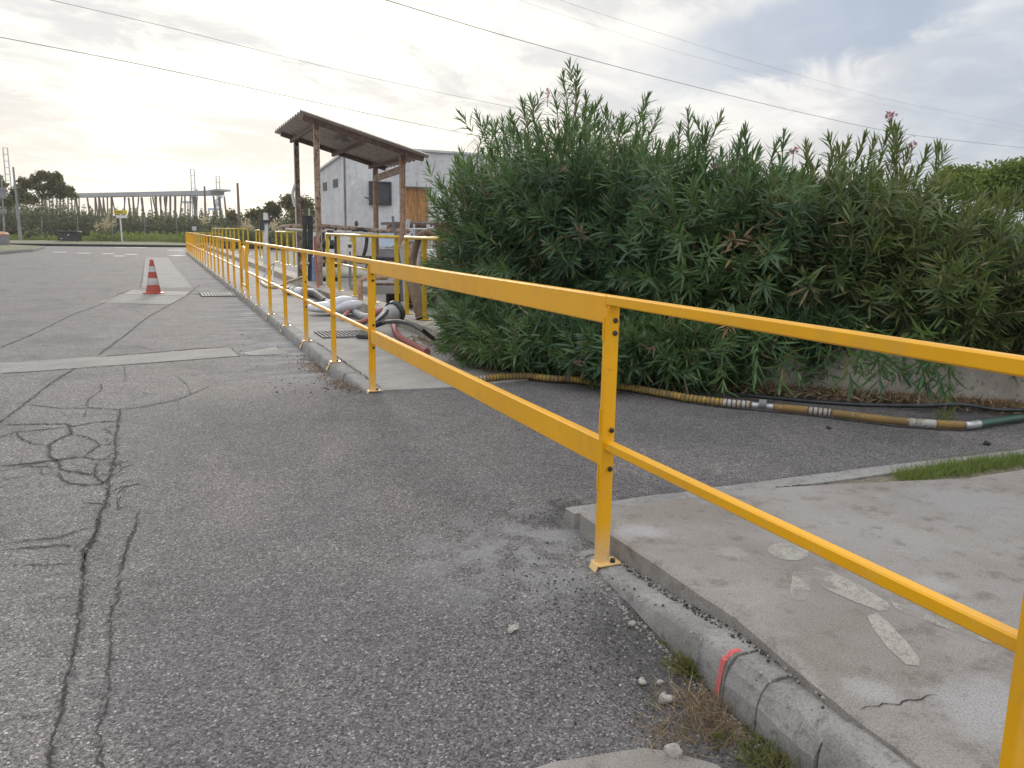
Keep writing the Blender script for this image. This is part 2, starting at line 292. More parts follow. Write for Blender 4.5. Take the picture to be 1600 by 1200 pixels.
# ------------------------------------------------------------------ mesh builder
def ortho(d):
    d = d.normalized(); a = Vector((0, 0, 1)) if abs(d.z) < .9 else Vector((1, 0, 0))
    u = d.cross(a).normalized(); return u, d.cross(u).normalized()
class MB:
    def __init__(s): s.v = []; s.f = []; s.mi = []; s.cur = 0
    def add(s, vs, fs):
        b = len(s.v); s.v += [tuple(q) for q in vs]; s.f += [tuple(b+i for i in f) for f in fs]; s.mi += [s.cur]*len(fs); return s
    def box(s, c, d, rz=0, rot=None, bev=0):
        c = Vector(c); R = rot if rot is not None else Matrix.Rotation(rz, 3, 'Z'); hx, hy, hz = d[0]/2, d[1]/2, d[2]/2
        if bev <= 0:
            vs = [c+R@Vector((sx*hx, sy*hy, sz*hz)) for sx in (-1, 1) for sy in (-1, 1) for sz in (-1, 1)]
            return s.add(vs, [(0, 1, 3, 2), (4, 6, 7, 5), (0, 4, 5, 1), (2, 3, 7, 6), (0, 2, 6, 4), (1, 5, 7, 3)])
        b = min(bev, hx*.45, hy*.45, hz*.45); vs = []; idx = {}
        for sx in (-1, 1):
            for sy in (-1, 1):
                for sz in (-1, 1):
                    for k in range(3):
                        p = [sx*(hx-b), sy*(hy-b), sz*(hz-b)]; p[k] = (sx*hx, sy*hy, sz*hz)[k]
                        idx[(sx, sy, sz, k)] = len(vs); vs.append(c+R@Vector(p))
        fs = []
        for k in range(3):
            o = [i for i in range(3) if i != k]
            for sg in (-1, 1):
                q = []
                for a_, b_ in ((-1, -1), (1, -1), (1, 1), (-1, 1)):
                    t_ = [0, 0, 0]; t_[k] = sg; t_[o[0]] = a_; t_[o[1]] = b_; q.append(idx[(*t_, k)])
                fs.append(q if (sg > 0) == (k != 1) else q[::-1])
        for k in range(3):   # edges along axis k
            o = [i for i in range(3) if i != k]
            for a_ in (-1, 1):
                for b_ in (-1, 1):
                    q = []
                    for (e, kk) in ((-1, o[0]), (-1, o[1]), (1, o[1]), (1, o[0])):
                        t_ = [0, 0, 0]; t_[k] = e; t_[o[0]] = a_; t_[o[1]] = b_; q.append(idx[(*t_, kk)])
                    fs.append(q)
        for sx in (-1, 1):
            for sy in (-1, 1):
                for sz in (-1, 1): fs.append([idx[(sx, sy, sz, k)] for k in range(3)])
        return s.add(vs, fs)
    def bar(s, a, b, w, h, bev=0):      # a beam of w (sideways) x h (up) from a to b
        a = Vector(a); b = Vector(b); d = b-a; L = d.length; d.normalize()
        up = Vector((0, 0, 1)) if abs(d.z) < .95 else Vector((0, 1, 0)); sd = d.cross(up).normalized(); up = sd.cross(d)
        R = Matrix((sd, d, up)).transposed(); return s.box((a+b)/2, (w, L, h), rot=R, bev=bev)
    def tube(s, pts, r, n=10, cap=True):
        pts = [Vector(p) for p in pts]; N = len(pts); rs = r if hasattr(r, '__len__') else [r]*N
        u = None; vs = []
        for i, p in enumerate(pts):
            d = (pts[min(i+1, N-1)]-pts[max(i-1, 0)]); d = d.normalized() if d.length > 1e-9 else Vector((0, 0, 1))
            if u is None: u, w = ortho(d)
            else:
                u = (u-d*u.dot(d)); u = u.normalized() if u.length > 1e-6 else ortho(d)[0]; w = d.cross(u)
            vs += [p+(u*cos(2*pi*k/n)+w*sin(2*pi*k/n))*rs[i] for k in range(n)]
        fs = [(i*n+k, i*n+(k+1) % n, (i+1)*n+(k+1) % n, (i+1)*n+k) for i in range(N-1) for k in range(n)]
        if cap: fs += [tuple(range(n))[::-1], tuple((N-1)*n+k for k in range(n))]
        return s.add(vs, fs)
    def lathe(s, c, prof, n=20):
        c = Vector(c); vs = []; 
        for (r, z) in prof: vs += [c+Vector((r*cos(2*pi*k/n), r*sin(2*pi*k/n), z)) for k in range(n)]
        m_ = len(prof); fs = [(i*n+k, i*n+(k+1) % n, (i+1)*n+(k+1) % n, (i+1)*n+k) for i in range(m_-1) for k in range(n)]
        fs += [tuple(range(n))[::-1], tuple((m_-1)*n+k for k in range(n))]
        return s.add(vs, fs)
    def prism(s, poly, z0, z1):          # vertical prism; z may be functions of (x,y)
        f0 = z0 if callable(z0) else (lambda x, y: z0); f1 = z1 if callable(z1) else (lambda x, y: z1)
        n = len(poly); vs = [(x, y, f0(x, y)) for x, y in poly]+[(x, y, f1(x, y)) for x, y in poly]
        return s.add(vs, [tuple(range(n))[::-1], tuple(range(n, 2*n))]+[(i, (i+1) % n, n+(i+1) % n, n+i) for i in range(n)])
    def build(s, name, mt, parent=None, smooth=False, auto=None):
        me = bpy.data.meshes.new(name); me.from_pydata(s.v, [], s.f)
        for k in (mt if isinstance(mt, (list, tuple)) else [mt]): me.materials.append(MATS[k])
        if any(s.mi): me.polygons.foreach_set('material_index', s.mi)
        if smooth: me.polygons.foreach_set('use_smooth', [True]*len(me.polygons))
        me.update(); 
        if auto is not None and smooth: me.set_sharp_from_angle(angle=radians(auto))
        o = bpy.data.objects.new(name, me); C.objects.link(o)
        if parent: o.parent = parent; o.matrix_parent_inverse = Matrix.Translation(-Vector(parent.location))
        return o
def tag(o, label=None, cat=None, group=None, kind=None):
    for k, v in (('label', label), ('category', cat), ('group', group), ('kind', kind)):
        if v: o[k] = v
    return o
def empty(name, loc, label, cat, group=None):
    o = bpy.data.objects.new(name, None); C.objects.link(o); o.location = loc; o.empty_display_size = .1; return tag(o, label, cat, group)
def struct(o): o['kind'] = 'structure'; return o
def spline(pts, k=8):
    P = [Vector(p) for p in pts]; P = [P[0]*2-P[1]]+P+[P[-1]*2-P[-2]]; out = []
    for i in range(1, len(P)-2):
        a, b, c, d = P[i-1:i+3]
        for j in range(k):
            u = j/k; out.append(.5*((2*b)+(c-a)*u+(2*a-5*b+4*c-d)*u*u+(3*b-a-3*c+d)*u**3))
    out.append(P[-2]); return out
def resample(pts, step):
    out = [pts[0]]; acc = 0
    for a, b in zip(pts, pts[1:]):
        L = (b-a).length; t_ = step-acc
        while t_ <= L: out.append(a+(b-a)*(t_/L)); t_ += step
        acc = (acc+L) % step if L > 0 else acc
    return out
def sm(v, a, b): 
    u = np.clip((v-a)/(b-a), 0, 1); return u*u*(3-2*u)
def zroad(x, y):
    ramp = sm(y, 1.75, 2.9)*(1-sm(y, 6.75, 8.1))*sm(x, -1.9, -.05)
    return -.11+.098*ramp
def rib(mb, pts, w, dz=.004, jit=.25, zf=zroad, step=.03):      # an irregular thin strip lying on the road
    P = resample([Vector((p[0], p[1], 0)) for p in pts], step)
    if len(P) < 2: return
    L = []; n = len(P); ph = random.random()*9
    for i, p in enumerate(P):
        d = (P[min(i+1, n-1)]-P[max(i-1, 0)]).normalized(); s_ = Vector((-d.y, d.x, 0))
        wf = 1+(1.1*min(1, abs(d.x)) if p.y > 3 else .2*abs(d.x)); q = p+s_*(random.gauss(0, .0055)+.005*sin(i*.23+ph)*sin(i*.071+ph)); ww = wf*w*(.35+random.random()*.9)*(min(1, (i+1)/4, (n-i)/4))
        L.append((q-s_*ww/2, q+s_*ww/2))
    vs = []; fs = []
    for a, b in L: vs += [(a.x, a.y, float(zf(a.x, a.y))+dz), (b.x, b.y, float(zf(b.x, b.y))+dz)]
    mb.add(vs, [(2*i, 2*i+1, 2*i+3, 2*i+2) for i in range(n-1)])

# ------------------------------------------------------------------ setting: ground, roads, kerbs
mb = MB(); mb.add([(-700, -300, -.30), (700, -300, -.30), (700, 1100, -.30), (-700, 1100, -.30)], [(0, 1, 2, 3)])
struct(mb.build('ground', 'ground_dirt'))
xs = np.concatenate([np.arange(-60, -4, 2.), np.arange(-4, 0.01, .1), np.arange(.25, 6.3, .25), [12., 40.]]); ys = np.concatenate([np.arange(-6, 0, 1.), np.arange(0, 9, .1), np.arange(9, 66, 1.5), [66.]])
vs = []; fs = []
for j, y in enumerate(ys):
    for i, x in enumerate(xs): vs.append((x, y, float(zroad(x, y)) if not (x > 2.5 and y > 9) else -.16))
nx = len(xs)
for j in range(len(ys)-1):
    for i in range(nx-1): fs.append((j*nx+i, j*nx+i+1, (j+1)*nx+i+1, (j+1)*nx+i))
mb = MB(); mb.add(vs, fs)
# the cracks belong to the road: second material on the same object
mb.cur = 1
def c4(*p): return [at(x/3.2, 520+y/3.2, -.1) for x, y in p]
def c5(*p): return [at(x/3., 800+y/3., -.1) for x, y in p]
def c6(*p): return [at(x/3.2, 360+y/3.2, -.1) for x, y in p]
cr = [(c4((600, 375), (592, 450), (575, 520), (582, 560), (570, 620), (555, 700), (548, 740), (525, 850), (500, 900), (490, 970), (465, 1040), (420, 1090), (412, 1200)), .022),
 (c5((460, 20), (445, 110), (400, 170), (388, 240), (380, 400), (375, 520), (345, 640), (325, 740), (300, 820), (285, 910), (265, 1010), (240, 1100), (230, 1300)), .017),
 (c4((690, 880), (680, 970), (645, 1040), (625, 1100), (600, 1190)), .009), (c5((640, 40), (600, 130), (590, 190), (565, 270), (545, 350), (555, 400), (520, 450), (520, 520), (515, 600), (515, 680), (500, 800), (485, 930), (460, 1010), (470, 1090), (495, 1300)), .010),
 (c5((520, 470), (620, 475)), .010),
 (c4((0, 455), (150, 452), (330, 450), (355, 465), (480, 440), (600, 435)), .018), (c4((0, 520), (80, 490), (180, 482), (350, 465)), .012),
 (c4((350, 465), (350, 500), (250, 550), (240, 610), (290, 640), (310, 680), (400, 690), (460, 705), (480, 690)), .022), (c4((80, 490), (100, 520), (170, 550), (240, 555)), .014),
 (c4((350, 500), (430, 515), (480, 535), (500, 555), (430, 600), (415, 615), (500, 630), (560, 610)), .012), (c4((0, 660), (100, 652), (200, 640), (290, 628), (410, 612)), .018),
 (c4((100, 655), (180, 665), (270, 660)), .012), (c4((290, 690), (300, 720), (350, 745), (440, 755), (500, 750), (550, 715)), .014), (c4((480, 640), (480, 700), (520, 760)), .016), (c4((500, 555), (575, 550)), .01),
 (c4((140, 355), (300, 372), (450, 370), (600, 378), (720, 365), (900, 330), (1050, 265)), .012), (c4((500, 245), (510, 280), (440, 330), (430, 360), (455, 372)), .010), (c4((430, 380), (425, 420)), .008),
 (c4((-60, 480), (0, 440), (100, 370), (250, 250), (330, 200), (390, 170)), .018), (c4((0, 1080), (200, 1062), (300, 1055), (410, 1060)), .010), (c4((0, 1055), (150, 1030), (280, 1020), (370, 990), (430, 968), (480, 960)), .008),
 (c4((0, 1155), (150, 1155), (400, 1148)), .006), (c4((0, 730), (170, 705)), .007), (c4((520, 470), (540, 490), (575, 490)), .008), (c4((480, 700), (550, 700)), .007), (c4((200, 665), (210, 700), (280, 690)), .006),
 (c5((0, 980), (100, 950), (280, 930)), .007), (c5((200, 400), (340, 395)), .006),
 (c4((620, 160), (630, 240), (560, 240)), .007), (c4((880, 210), (940, 260), (950, 310)), .007),
 (c6((0, 585), (200, 500), (370, 415), (500, 370), (590, 320), (640, 300)), .03), (c6((490, 620), (560, 570), (640, 510), (740, 430), (850, 370), (930, 325), (1000, 270)), .024), (c6((540, 370), (840, 370)), .03),
 (c6((590, 570), (700, 580), (790, 600)), .014), (c6((480, 630), (800, 605), (960, 590), (1160, 580)), .03), (c6((0, 712), (200, 700), (390, 685), (800, 655), (1200, 625), (1400, 618)), .018), (c6((1150, 580), (1200, 625)), .014),
 (c6((940, 312), (1030, 322)), .05), (c6((600, 320), (650, 300), (720, 298), (900, 300)), .04), (c6((700, 285), (715, 220), (725, 130)), .03), (c6((0, 160), (120, 155), (270, 175)), .03), (c6((0, 215), (200, 220), (330, 215)), .02)]
for p, w in cr: rib(mb, p, w*.52, .005, step=.02 if p[0].y < 10 else .08)
# crumbling hairlines beside the main crack
for k in range(26):
    b = c4((random.uniform(520, 600), random.uniform(500, 900)))[0]; a_ = random.uniform(0, pi); L = random.uniform(.05, .16)
    rib(mb, [b, b+Vector((cos(a_)*L*.3, sin(a_)*L, 0)), b+Vector((cos(a_)*L, sin(a_)*L*1.5, 0))], .006, .003, step=.02)
mb.cur = 2
for p, w in cr:
    if p[0].y < 11: rib(mb, p, w*1.9, .003, step=.03)
struct(mb.build('road', ['asphalt', 'dark_crack', 'crack_edge']))
def patch(name, px, m_, dz=.004, z=-.10, sub=None):
    P = [at(x, y, z) for x, y in px]; cx = sum(p.x for p in P)/len(P); cy = sum(p.y for p in P)/len(P)
    Q = []
    for a, b in zip(P, P[1:]+P[:1]):
        n_ = max(2, int((b-a).length/.08)) if a.y < 14 else 6
        for k in range(n_):
            q = a+(b-a)*(k/n_); Q.append((q.x+random.gauss(0, .006), q.y+random.gauss(0, .008)))
    mb = MB(); vs = [(x, y, float(zroad(x, y))+dz) for x, y in Q]+[(cx, cy, float(zroad(cx, cy))+dz)]
    n_ = len(Q); mb.add(vs, [(i, (i+1) % n_, n_) for i in range(n_)]); return struct(mb.build(name, m_))
def strip_patch(name, top, bot, m_, dz=.002):
    mb = MB(); n_ = 60; T = resample([at(x, y, -.1) for x, y in top], .02); B_ = resample([at(x, y, -.1) for x, y in bot], .02)
    vs = []
    for i in range(n_):
        a = T[int(i*(len(T)-1)/(n_-1))]; b = B_[int(i*(len(B_)-1)/(n_-1))]
        for q in (a, b): vs.append((q.x, q.y+random.gauss(0, .008), float(zroad(q.x, q.y))+dz))
    mb.add(vs, [(2*i, 2*i+1, 2*i+3, 2*i+2) for i in range(n_-1)]); return struct(mb.build(name, m_))
strip_patch('concrete_strip', [(-60, 570), (0, 566), (150, 556), (362, 541)], [(-60, 587), (0, 582.5), (122, 575), (250, 565), (375, 555)], 'concrete_strip')
patch('concrete_patch', [(187, 460), (206, 452.5), (300, 455), (294, 461), (266, 475), (153, 472)], 'concrete_strip', .003)
patch('light_patch', [(190, 459.5), (207, 453), (297, 455.5), (290, 461.5)], 'concrete', .007)
patch('gutter_patch', [(222, 449), (226, 402), (262, 402), (300, 449)], 'concrete_strip', .002)
patch('kerbside_patch', [(840, 1200), (900, 1178), (1000, 1166), (1095, 1180), (1150, 1215), (1100, 1260), (820, 1260)], 'concrete_slab', .004)
patch('dust_patch', [(375, 551), (430, 541), (455, 552), (395, 554)], 'concrete', .003)
# far lane markings
def dash(px, w=.3):
    mb = MB(); a, b = [at(x, y, -.105) for x, y in px]; d = (b-a).normalized(); s_ = Vector((-d.y, d.x, 0))*w
    mb.add([a-s_, b-s_, b+s_, a+s_], [(0, 1, 2, 3)]); o = mb.build('lane_marking', 'white_paint'); o.location.z = .003; struct(o)
for q in ([(83, 394), (104, 394)], [(121, 395.5), (141, 395.5)], [(160, 396.5), (178, 396.5)], [(196, 397.5), (214, 397.5)], [(178, 400), (195, 400)], [(270, 399.5), (284, 399)], [(180, 387), (198, 387)], [(205, 387), (230, 387)], [(262, 391), (285, 391)]): dash(q, .35)
# far verge behind the cross road
mb = MB(); mb.box((-60, 66.4, -.06), (280, .3, .22), bev=.03); o = struct(mb.build('far_kerb', 'dark_crack'))
xs2 = np.linspace(-200, 300, 160); vs = []; fs = []
for j, (y, z) in enumerate([(66.55, -.02), (68, .05), (74, .10), (90, .0), (140, -.1), (260, -.2)]):
    for x in xs2: vs.append((x, y, z+random.uniform(-.05, .05)))
for j in range(5):
    for i in range(159): fs.append((j*160+i, j*160+i+1, (j+1)*160+i+1, (j+1)*160+i))
mb = MB(); mb.add(vs, fs); struct(mb.build('verge', 'ground_dirt'))
# left traffic island
mb = MB(); P = [at(-60, 400, -.1), at(0, 397.5, -.1), at(52, 393, -.1), at(70, 388, -.1), at(0, 384.5, -.1), at(-80, 384.5, -.1)]
mb.prism([(p.x, p.y) for p in P][::-1], -.15, .03); struct(mb.build('island_kerb', 'concrete_kerb'))
mb = MB(); c_ = sum(P, Vector())/6; Q = [c_+(p-c_)*.93 for p in P]; mb.prism([(p.x, p.y) for p in Q][::-1], -.1, .05); struct(mb.build('island_soil', 'ground_dirt'))

# kerb running along the railing, with rounded nose and joints
def kerb_run(y0, y1, zt, xo=0., mt='concrete_kerb', name='kerb', bl=.98, wid=.15):
    mb = MB(); y = y0
    while y < y1-.05:
        e = min(y1, y+bl); ya, yb = y+.004, e-.004; n_ = max(2, int((yb-ya)/.12)) if y < 16 else 2; L = []
        ox = random.uniform(-.004, .004)
        for i in range(n_+1):
            yy = ya+(yb-ya)*i/n_; zt_ = zt(yy) if callable(zt) else zt; X = (xo(yy) if callable(xo) else xo)+ox
            j = lambda: random.uniform(-.0035, .0035)
            L.append([(X-.065+j(), yy, -.3), (X-.058+j(), yy, zt_-.075), (X-.046+j(), yy, zt_-.022+j()), (X-.030+j(), yy, zt_-.005), (X-.012, yy, zt_+j()*.5), (X+wid-.065, yy, zt_+j()*.5), (X+wid-.065, yy, -.3)])
        vs = sum(L, []); m_ = 7; fs = [(i*m_+k, i*m_+k+1, (i+1)*m_+k+1, (i+1)*m_+k) for i in range(n_) for k in range(m_-1)]
        fs += [tuple(range(m_))[::-1], tuple(n_*m_+k for k in range(m_))]; mb.add(vs, fs); y = e
    return struct(mb.build(name, mt, smooth=True, auto=50))
kerb_run(6.62, 50, 0.0, 0.0)
# near kerb: rises out of the driveway towards the viewer, with one broken stone
zk = lambda y: -.004+.070*float(sm(2.85-y, 0., 1.5)) ; xk = lambda y: .0-.075*max(0, 2.0-y)
kerb_run(1.86, 2.90, zk, xk); kerb_run(-1.2, 1.44, zk, lambda y: xk(y)+.01, bl=1.32)
mb = MB()   # broken block, its outer corner knocked off
for (ya, yb, zoff, cut) in ((1.70, 1.857, -.003, .0), (1.442, 1.697, -.012, .05)):
    n_ = 9; L = []
    for i in range(n_+1):
        yy = ya+(yb-ya)*i/n_; X = xk(yy); k = cut*(sin(pi*i/n_)**.6)*random.uniform(.8, 1.1)
        j_ = lambda: random.uniform(-.006, .006)*(cut > 0); L.append([(X-.06, yy, -.3), (X-.057+k*.35+j_(), yy, zk(yy)-.085-k*.4+j_()), (X-.040+k*.9+j_(), yy, zk(yy)-.035+zoff+j_()), (X-.012+k*1.35, yy, zk(yy)+zoff-.003), (X+.085, yy, zk(yy)+zoff), (X+.085, yy, -.3)])
    vs = sum(L, []); fs = [(i*6+k, i*6+k+1, (i+1)*6+k+1, (i+1)*6+k) for i in range(n_) for k in range(5)]+[tuple(range(6))[::-1], tuple(n_*6+k for k in range(6))]
    mb.add(vs, fs)
struct(mb.build('broken_kerb', 'concrete_kerb'))
mb = MB()   # red mark sprayed over the kerb stone
yy = 1.865
for a, b in (((-.0645, -.09), (-.0575, zk(yy)-.075)), ((-.0575, zk(yy)-.075), (-.0455, zk(yy)-.022)), ((-.0455, zk(yy)-.022), (-.012, zk(yy)+.0005)), ((-.012, zk(yy)+.0005), (.02, zk(yy)+.001))):
    X = xk(yy)+.001; o_ = .0055; mb.add([(X+a[0]-o_, yy+.004, a[1]+o_*.5), (X+a[0]-o_, yy+.024, a[1]+o_*.5), (X+b[0]-o_, yy+.026, b[1]+o_*.5), (X+b[0]-o_, yy+.004, b[1]+o_*.5)], [(0, 1, 2, 3)])
struct(mb.build('red_paint_mark', 'sprayed_red'))
mb = MB(); mb.add([(.19, 6.62, -.012), (.235, 6.62, -.012), (.235, 6.595, -.02), (.19, 6.595, -.02)], [(0, 1, 2, 3)]); 
# kerb on the near side of the driveway: from its rounded head off to the right
def zs(x, y): return .085-.012*max(0, min(1, (1.9-y)/1.2)) if x > -5 else 0
mb = MB(); n_ = 60; L = []
for i in range(n_+1):
    x = .085+i*(6.4/n_); hd = min(1, i/2.0); j = random.uniform(-.003, .003); w_ = 0.03*(1-hd)
    yc = 3.30+.015*sin(x*1.3)
    L.append([(x, yc-w_+.0, -.3), (x, yc+.0-w_+j, .018), (x, yc-.022-w_, .052+j), (x, yc-.045, .060), (x, 3.135+j+w_, .062), (x, 3.12+w_, -.3)])
vs = sum(L, []); fs = [(i*6+k, i*6+k+1, (i+1)*6+k+1, (i+1)*6+k) for i in range(n_) for k in range(5)]+[tuple(range(6))[::-1], tuple(n_*6+k for k in range(6))]
mb.add(vs, fs); struct(mb.build('driveway_kerb', 'concrete_kerb', smooth=True, auto=50))
# near slab with the painted walker
def xe(y): return .085-.075*max(0, min(1, (2.0-y)/.6))-.05*max(0, 1.3-y)
mb = MB(); gy = [-1.5, -.5, 0, .4]+[.6+.1*i for i in range(24)]+[3.105]; gx = [0, .012, .03, .1, .3, .6, 1., 1.5, 2.2, 3.2, 4.6, 7.]; vs = []
for y in gy:
    for i, g in enumerate(gx):
        e = xe(y)+random.uniform(-.003, .003)*(i < 2); far = 3.105 if g < 1.3 else max(2.86, 3.105-(g-1.3)*.45)
        zt_ = .088-(.010 if i == 0 else 0)-(.003 if i == 1 else 0)
        vs.append((e+g, min(y, far), zt_))
nx = len(gx); fs = [(j*nx+i, j*nx+i+1, (j+1)*nx+i+1, (j+1)*nx+i) for j in range(len(gy)-1) for i in range(nx-1)]
b = len(vs); vs += [(vs[j*nx][0]-.004, vs[j*nx][1], -.2) for j in range(len(gy))]; fs += [(j*nx, (j+1)*nx, b+j+1, b+j) for j in range(len(gy)-1)]
b2 = len(vs); J = (len(gy)-1)*nx; vs += [(vs[J+i][0], vs[J+i][1], -.2) for i in range(nx)]; fs += [(J+i, J+i+1, b2+i+1, b2+i) for i in range(nx-1)]
mb.add(vs, fs); mb.cur = 1
rib(mb, [Vector((x, 3.112-.012*sin(x*5), 0)) for x in np.arange(.12, 1.5, .06)], .013, .074, zf=lambda x, y: 0.*x, step=.02)
rib(mb, [at(*q, .088) for q in ((1345, 1110), (1400, 1098), (1470, 1085))], .004, .0905, zf=lambda x, y: 0., step=.02)
struct(mb.build('pavement_slab', ['concrete_slab', 'dark_crack'], smooth=True, auto=40))
mb = MB(); mb.prism([(.9, 3.118), (.9, 2.84), (7.4, 2.75), (7.4, 3.118)], -.2, .055); struct(mb.build('gravel_strip', 'soil'))
# painted walking figure on the slab
mb = MB(); Z = .0900
def flat(px):
    P = [at(x, y, Z) for x, y in px]; mb.add(P, [tuple(range(len(P)))[::-1]])
flat([(1232+32*cos(a), 862+13*sin(a)+3*cos(a)) for a in np.linspace(0, 2*pi, 24, endpoint=False)])
flat([(1243, 893), (1262, 894), (1267, 900), (1264, 930), (1258, 938), (1240, 937), (1234, 929), (1238, 899)])
flat([(1262, 888), (1275, 886), (1300, 893), (1345, 915), (1388, 942), (1390, 952), (1375, 955), (1330, 938), (1290, 920), (1268, 902)])
flat([(1355, 962), (1370, 958), (1385, 970), (1415, 1000), (1437, 1030), (1436, 1040), (1415, 1038), (1385, 1010), (1362, 978)])
flat([(1392, 940), (1410, 945), (1470, 968), (1560, 1000), (1562, 1006), (1540, 1003), (1460, 975), (1400, 952)])
struct(mb.build('painted_walker_mark', 'worn_paint'))
# far walkway slab
mb = MB(); ya = 6.66
mb.prism([(.092, ya), (.75, ya-.05), (1.5, ya+.1), (1.5, 50), (.092, 50)], -.25, .0)
mb.cur = 1
for y in (10.1, 13.6, 17.3, 21, 25): rib(mb, [Vector((.1, y, 0)), Vector((1.3, y+.02, 0))], .012, .003, zf=lambda x, y: 0., step=.05)
rib(mb, [Vector((.10, y, 0)) for y in np.arange(6.8, 10, .2)], .012, .004, zf=lambda x, y: 0., step=.04)
struct(mb.build('walkway', ['concrete', 'dark_crack']))

# ------------------------------------------------------------------ yellow guard rails
def foot(post, y, x=0., z=0., bolt=True):
    f = MB(); 
    f.box((x+.012, y-.004, z+.005), (.105, .075, .008), bev=.003)
    R = Matrix.Rotation(radians(-62), 3, 'Y'); f.box((x-.060, y-.004, z-.036), (.095, .055, .007), rot=Matrix.Rotation(radians(-64), 3, 'Y'), bev=.002)
    fo = f.build('foot_plate', 'yellow_paint', post)
    if bolt:
        b_ = MB(); b_.lathe((x+.030, y-.024, z+.009), [(.010, 0), (.011, .004), (.011, .012), (.008, .016), (.0, .017)], 8)
        b_.build('anchor_bolt', 'black_plastic', post)
        b_ = MB(); b_.tube([(x-.078, y-.01, z-.028), (x-.066, y-.01, z-.024)], .008, 8); b_.build('anchor_bolt', 'black_plastic', post)
    return fo
def bolts(post, y, zs_, x=.008):
    for z in zs_:
        b_ = MB(); b_.tube([(x, y-.004, z), (x, y-.010, z), (x, y-.0145, z)], [.0105, .0105, .006], 8); b_.build('bolt', 'black_plastic', post)
def mkpost(parent, y, H=1.062, near=False, bz=None, kerb=True, tilt=0):
    p = MB(); p.box((0, y, H/2+.004), (.052, .010, H-.006), bev=.0015)
    if near:    # folded return flange along the edge
        p.box((-.0275, y+.009, H/2), (.005, .028, H-.02), bev=.001)
    o = p.build('post', 'yellow_paint', parent)
    foot(o, y, z=0., bolt=y < 24)
    if bz: bolts(o, y, bz)
    return o
g = empty('guard_rail', (0, 1.9, 0), 'nearest length of yellow guard rail in front of the painted concrete slab', 'guard rail')
mb = MB(); mb.bar((0, -.9, 1.081), (0, 2.766, 1.081), .040, .040, .005); mb.build('top_rail', 'yellow_paint', g)
mb = MB(); mb.bar((0, -.9, .502), (0, 2.764, .502), .038, .038, .005); mb.build('middle_rail', 'yellow_paint', g)
mkpost(g, 2.74, 1.060, True, (1.005, .955)); mkpost(g, .985, 1.060, True, (.33, .955))
g2 = empty('guard_rail', (0, 4.7, 0), 'pair of deep yellow box rails bridging the asphalt driveway opening', 'guard rail')
mb = MB(); mb.bar((0, 2.768, 1.045), (0, 6.63, 1.045), .042, .112, .006); mb.build('top_rail', 'yellow_paint', g2)
mb = MB(); mb.bar((0, 2.768, .466), (0, 6.63, .466), .042, .112, .006); mb.build('middle_rail', 'yellow_paint', g2)
for z_, h_ in ((.60, .10), (.37, .11), (.97, .09)): mb = MB(); mb.box((-.02, 2.755, z_), (.030, .008, h_)); mb.build('end_plate', 'yellow_paint', g2)
bolts(g2, 2.735, (.565, .405))
g3 = empty('guard_rail', (0, 11.6, 0), 'yellow guard rail on the walkway kerb between the driveway and the little gate', 'guard rail')
mb = MB(); mb.bar((0, 6.632, 1.081), (0, 16.80, 1.081), .040, .040, .005); mb.build('top_rail', 'yellow_paint', g3)
mb = MB(); mb.bar((0, 6.66, .502), (0, 16.80, .502), .034, .034, .005); mb.build('middle_rail', 'yellow_paint', g3)
for y in (6.65, 8.30, 9.99, 11.69, 13.37, 15.09, 16.8): mkpost(g3, y, 1.060, y < 7, {6.65: (.985, .93, .56, .37), 8.30: (), 9.99: (.72, .42)}.get(y, (.72, .42) if y in (13.37, 15.09) else None))
gt = empty('gate', (0, 17.4, 0), 'small yellow swing gate with a rounded plate top in the long guard rail', 'gate')
mb = MB(); arc = [(0, 16.95, .16), (0, 16.95, .80)]+[(0, 17.45-.5*cos(a), .80+.17*sin(a)) for a in np.linspace(.15, pi-.15, 12)]+[(0, 17.95, .80), (0, 17.95, .16)]
mb.tube(arc, .022, 8); mb.tube([(0, 16.95, .2), (0, 17.95, .2)], .02, 8); mb.build('frame', 'yellow_paint', gt, smooth=True)
mb = MB(); prof = [(p[1], p[2]) for p in arc[2:-2]]+[(17.93, .52), (16.97, .52)]
mb.add([(-.004, a, b) for a, b in prof]+[(.004, a, b) for a, b in prof], [tuple(range(len(prof))), tuple(range(len(prof), 2*len(prof)))[::-1]]); mb.build('panel', 'yellow_paint', gt)
g4 = empty('guard_rail', (0, 34, 0), 'far length of yellow guard rail beyond the little gate, running to the cross road', 'guard rail')
mb = MB(); mb.bar((0, 18.09, 1.081), (0, 50.3, 1.081), .040, .040, .005); mb.build('top_rail', 'yellow_paint', g4)
mb = MB(); mb.bar((0, 18.09, .502), (0, 50.3, .502), .034, .034, .005); mb.build('middle_rail', 'yellow_paint', g4)
y = 18.09
while y < 50.3: mkpost(g4, y); y += 1.695
mkpost(g4, 50.3)

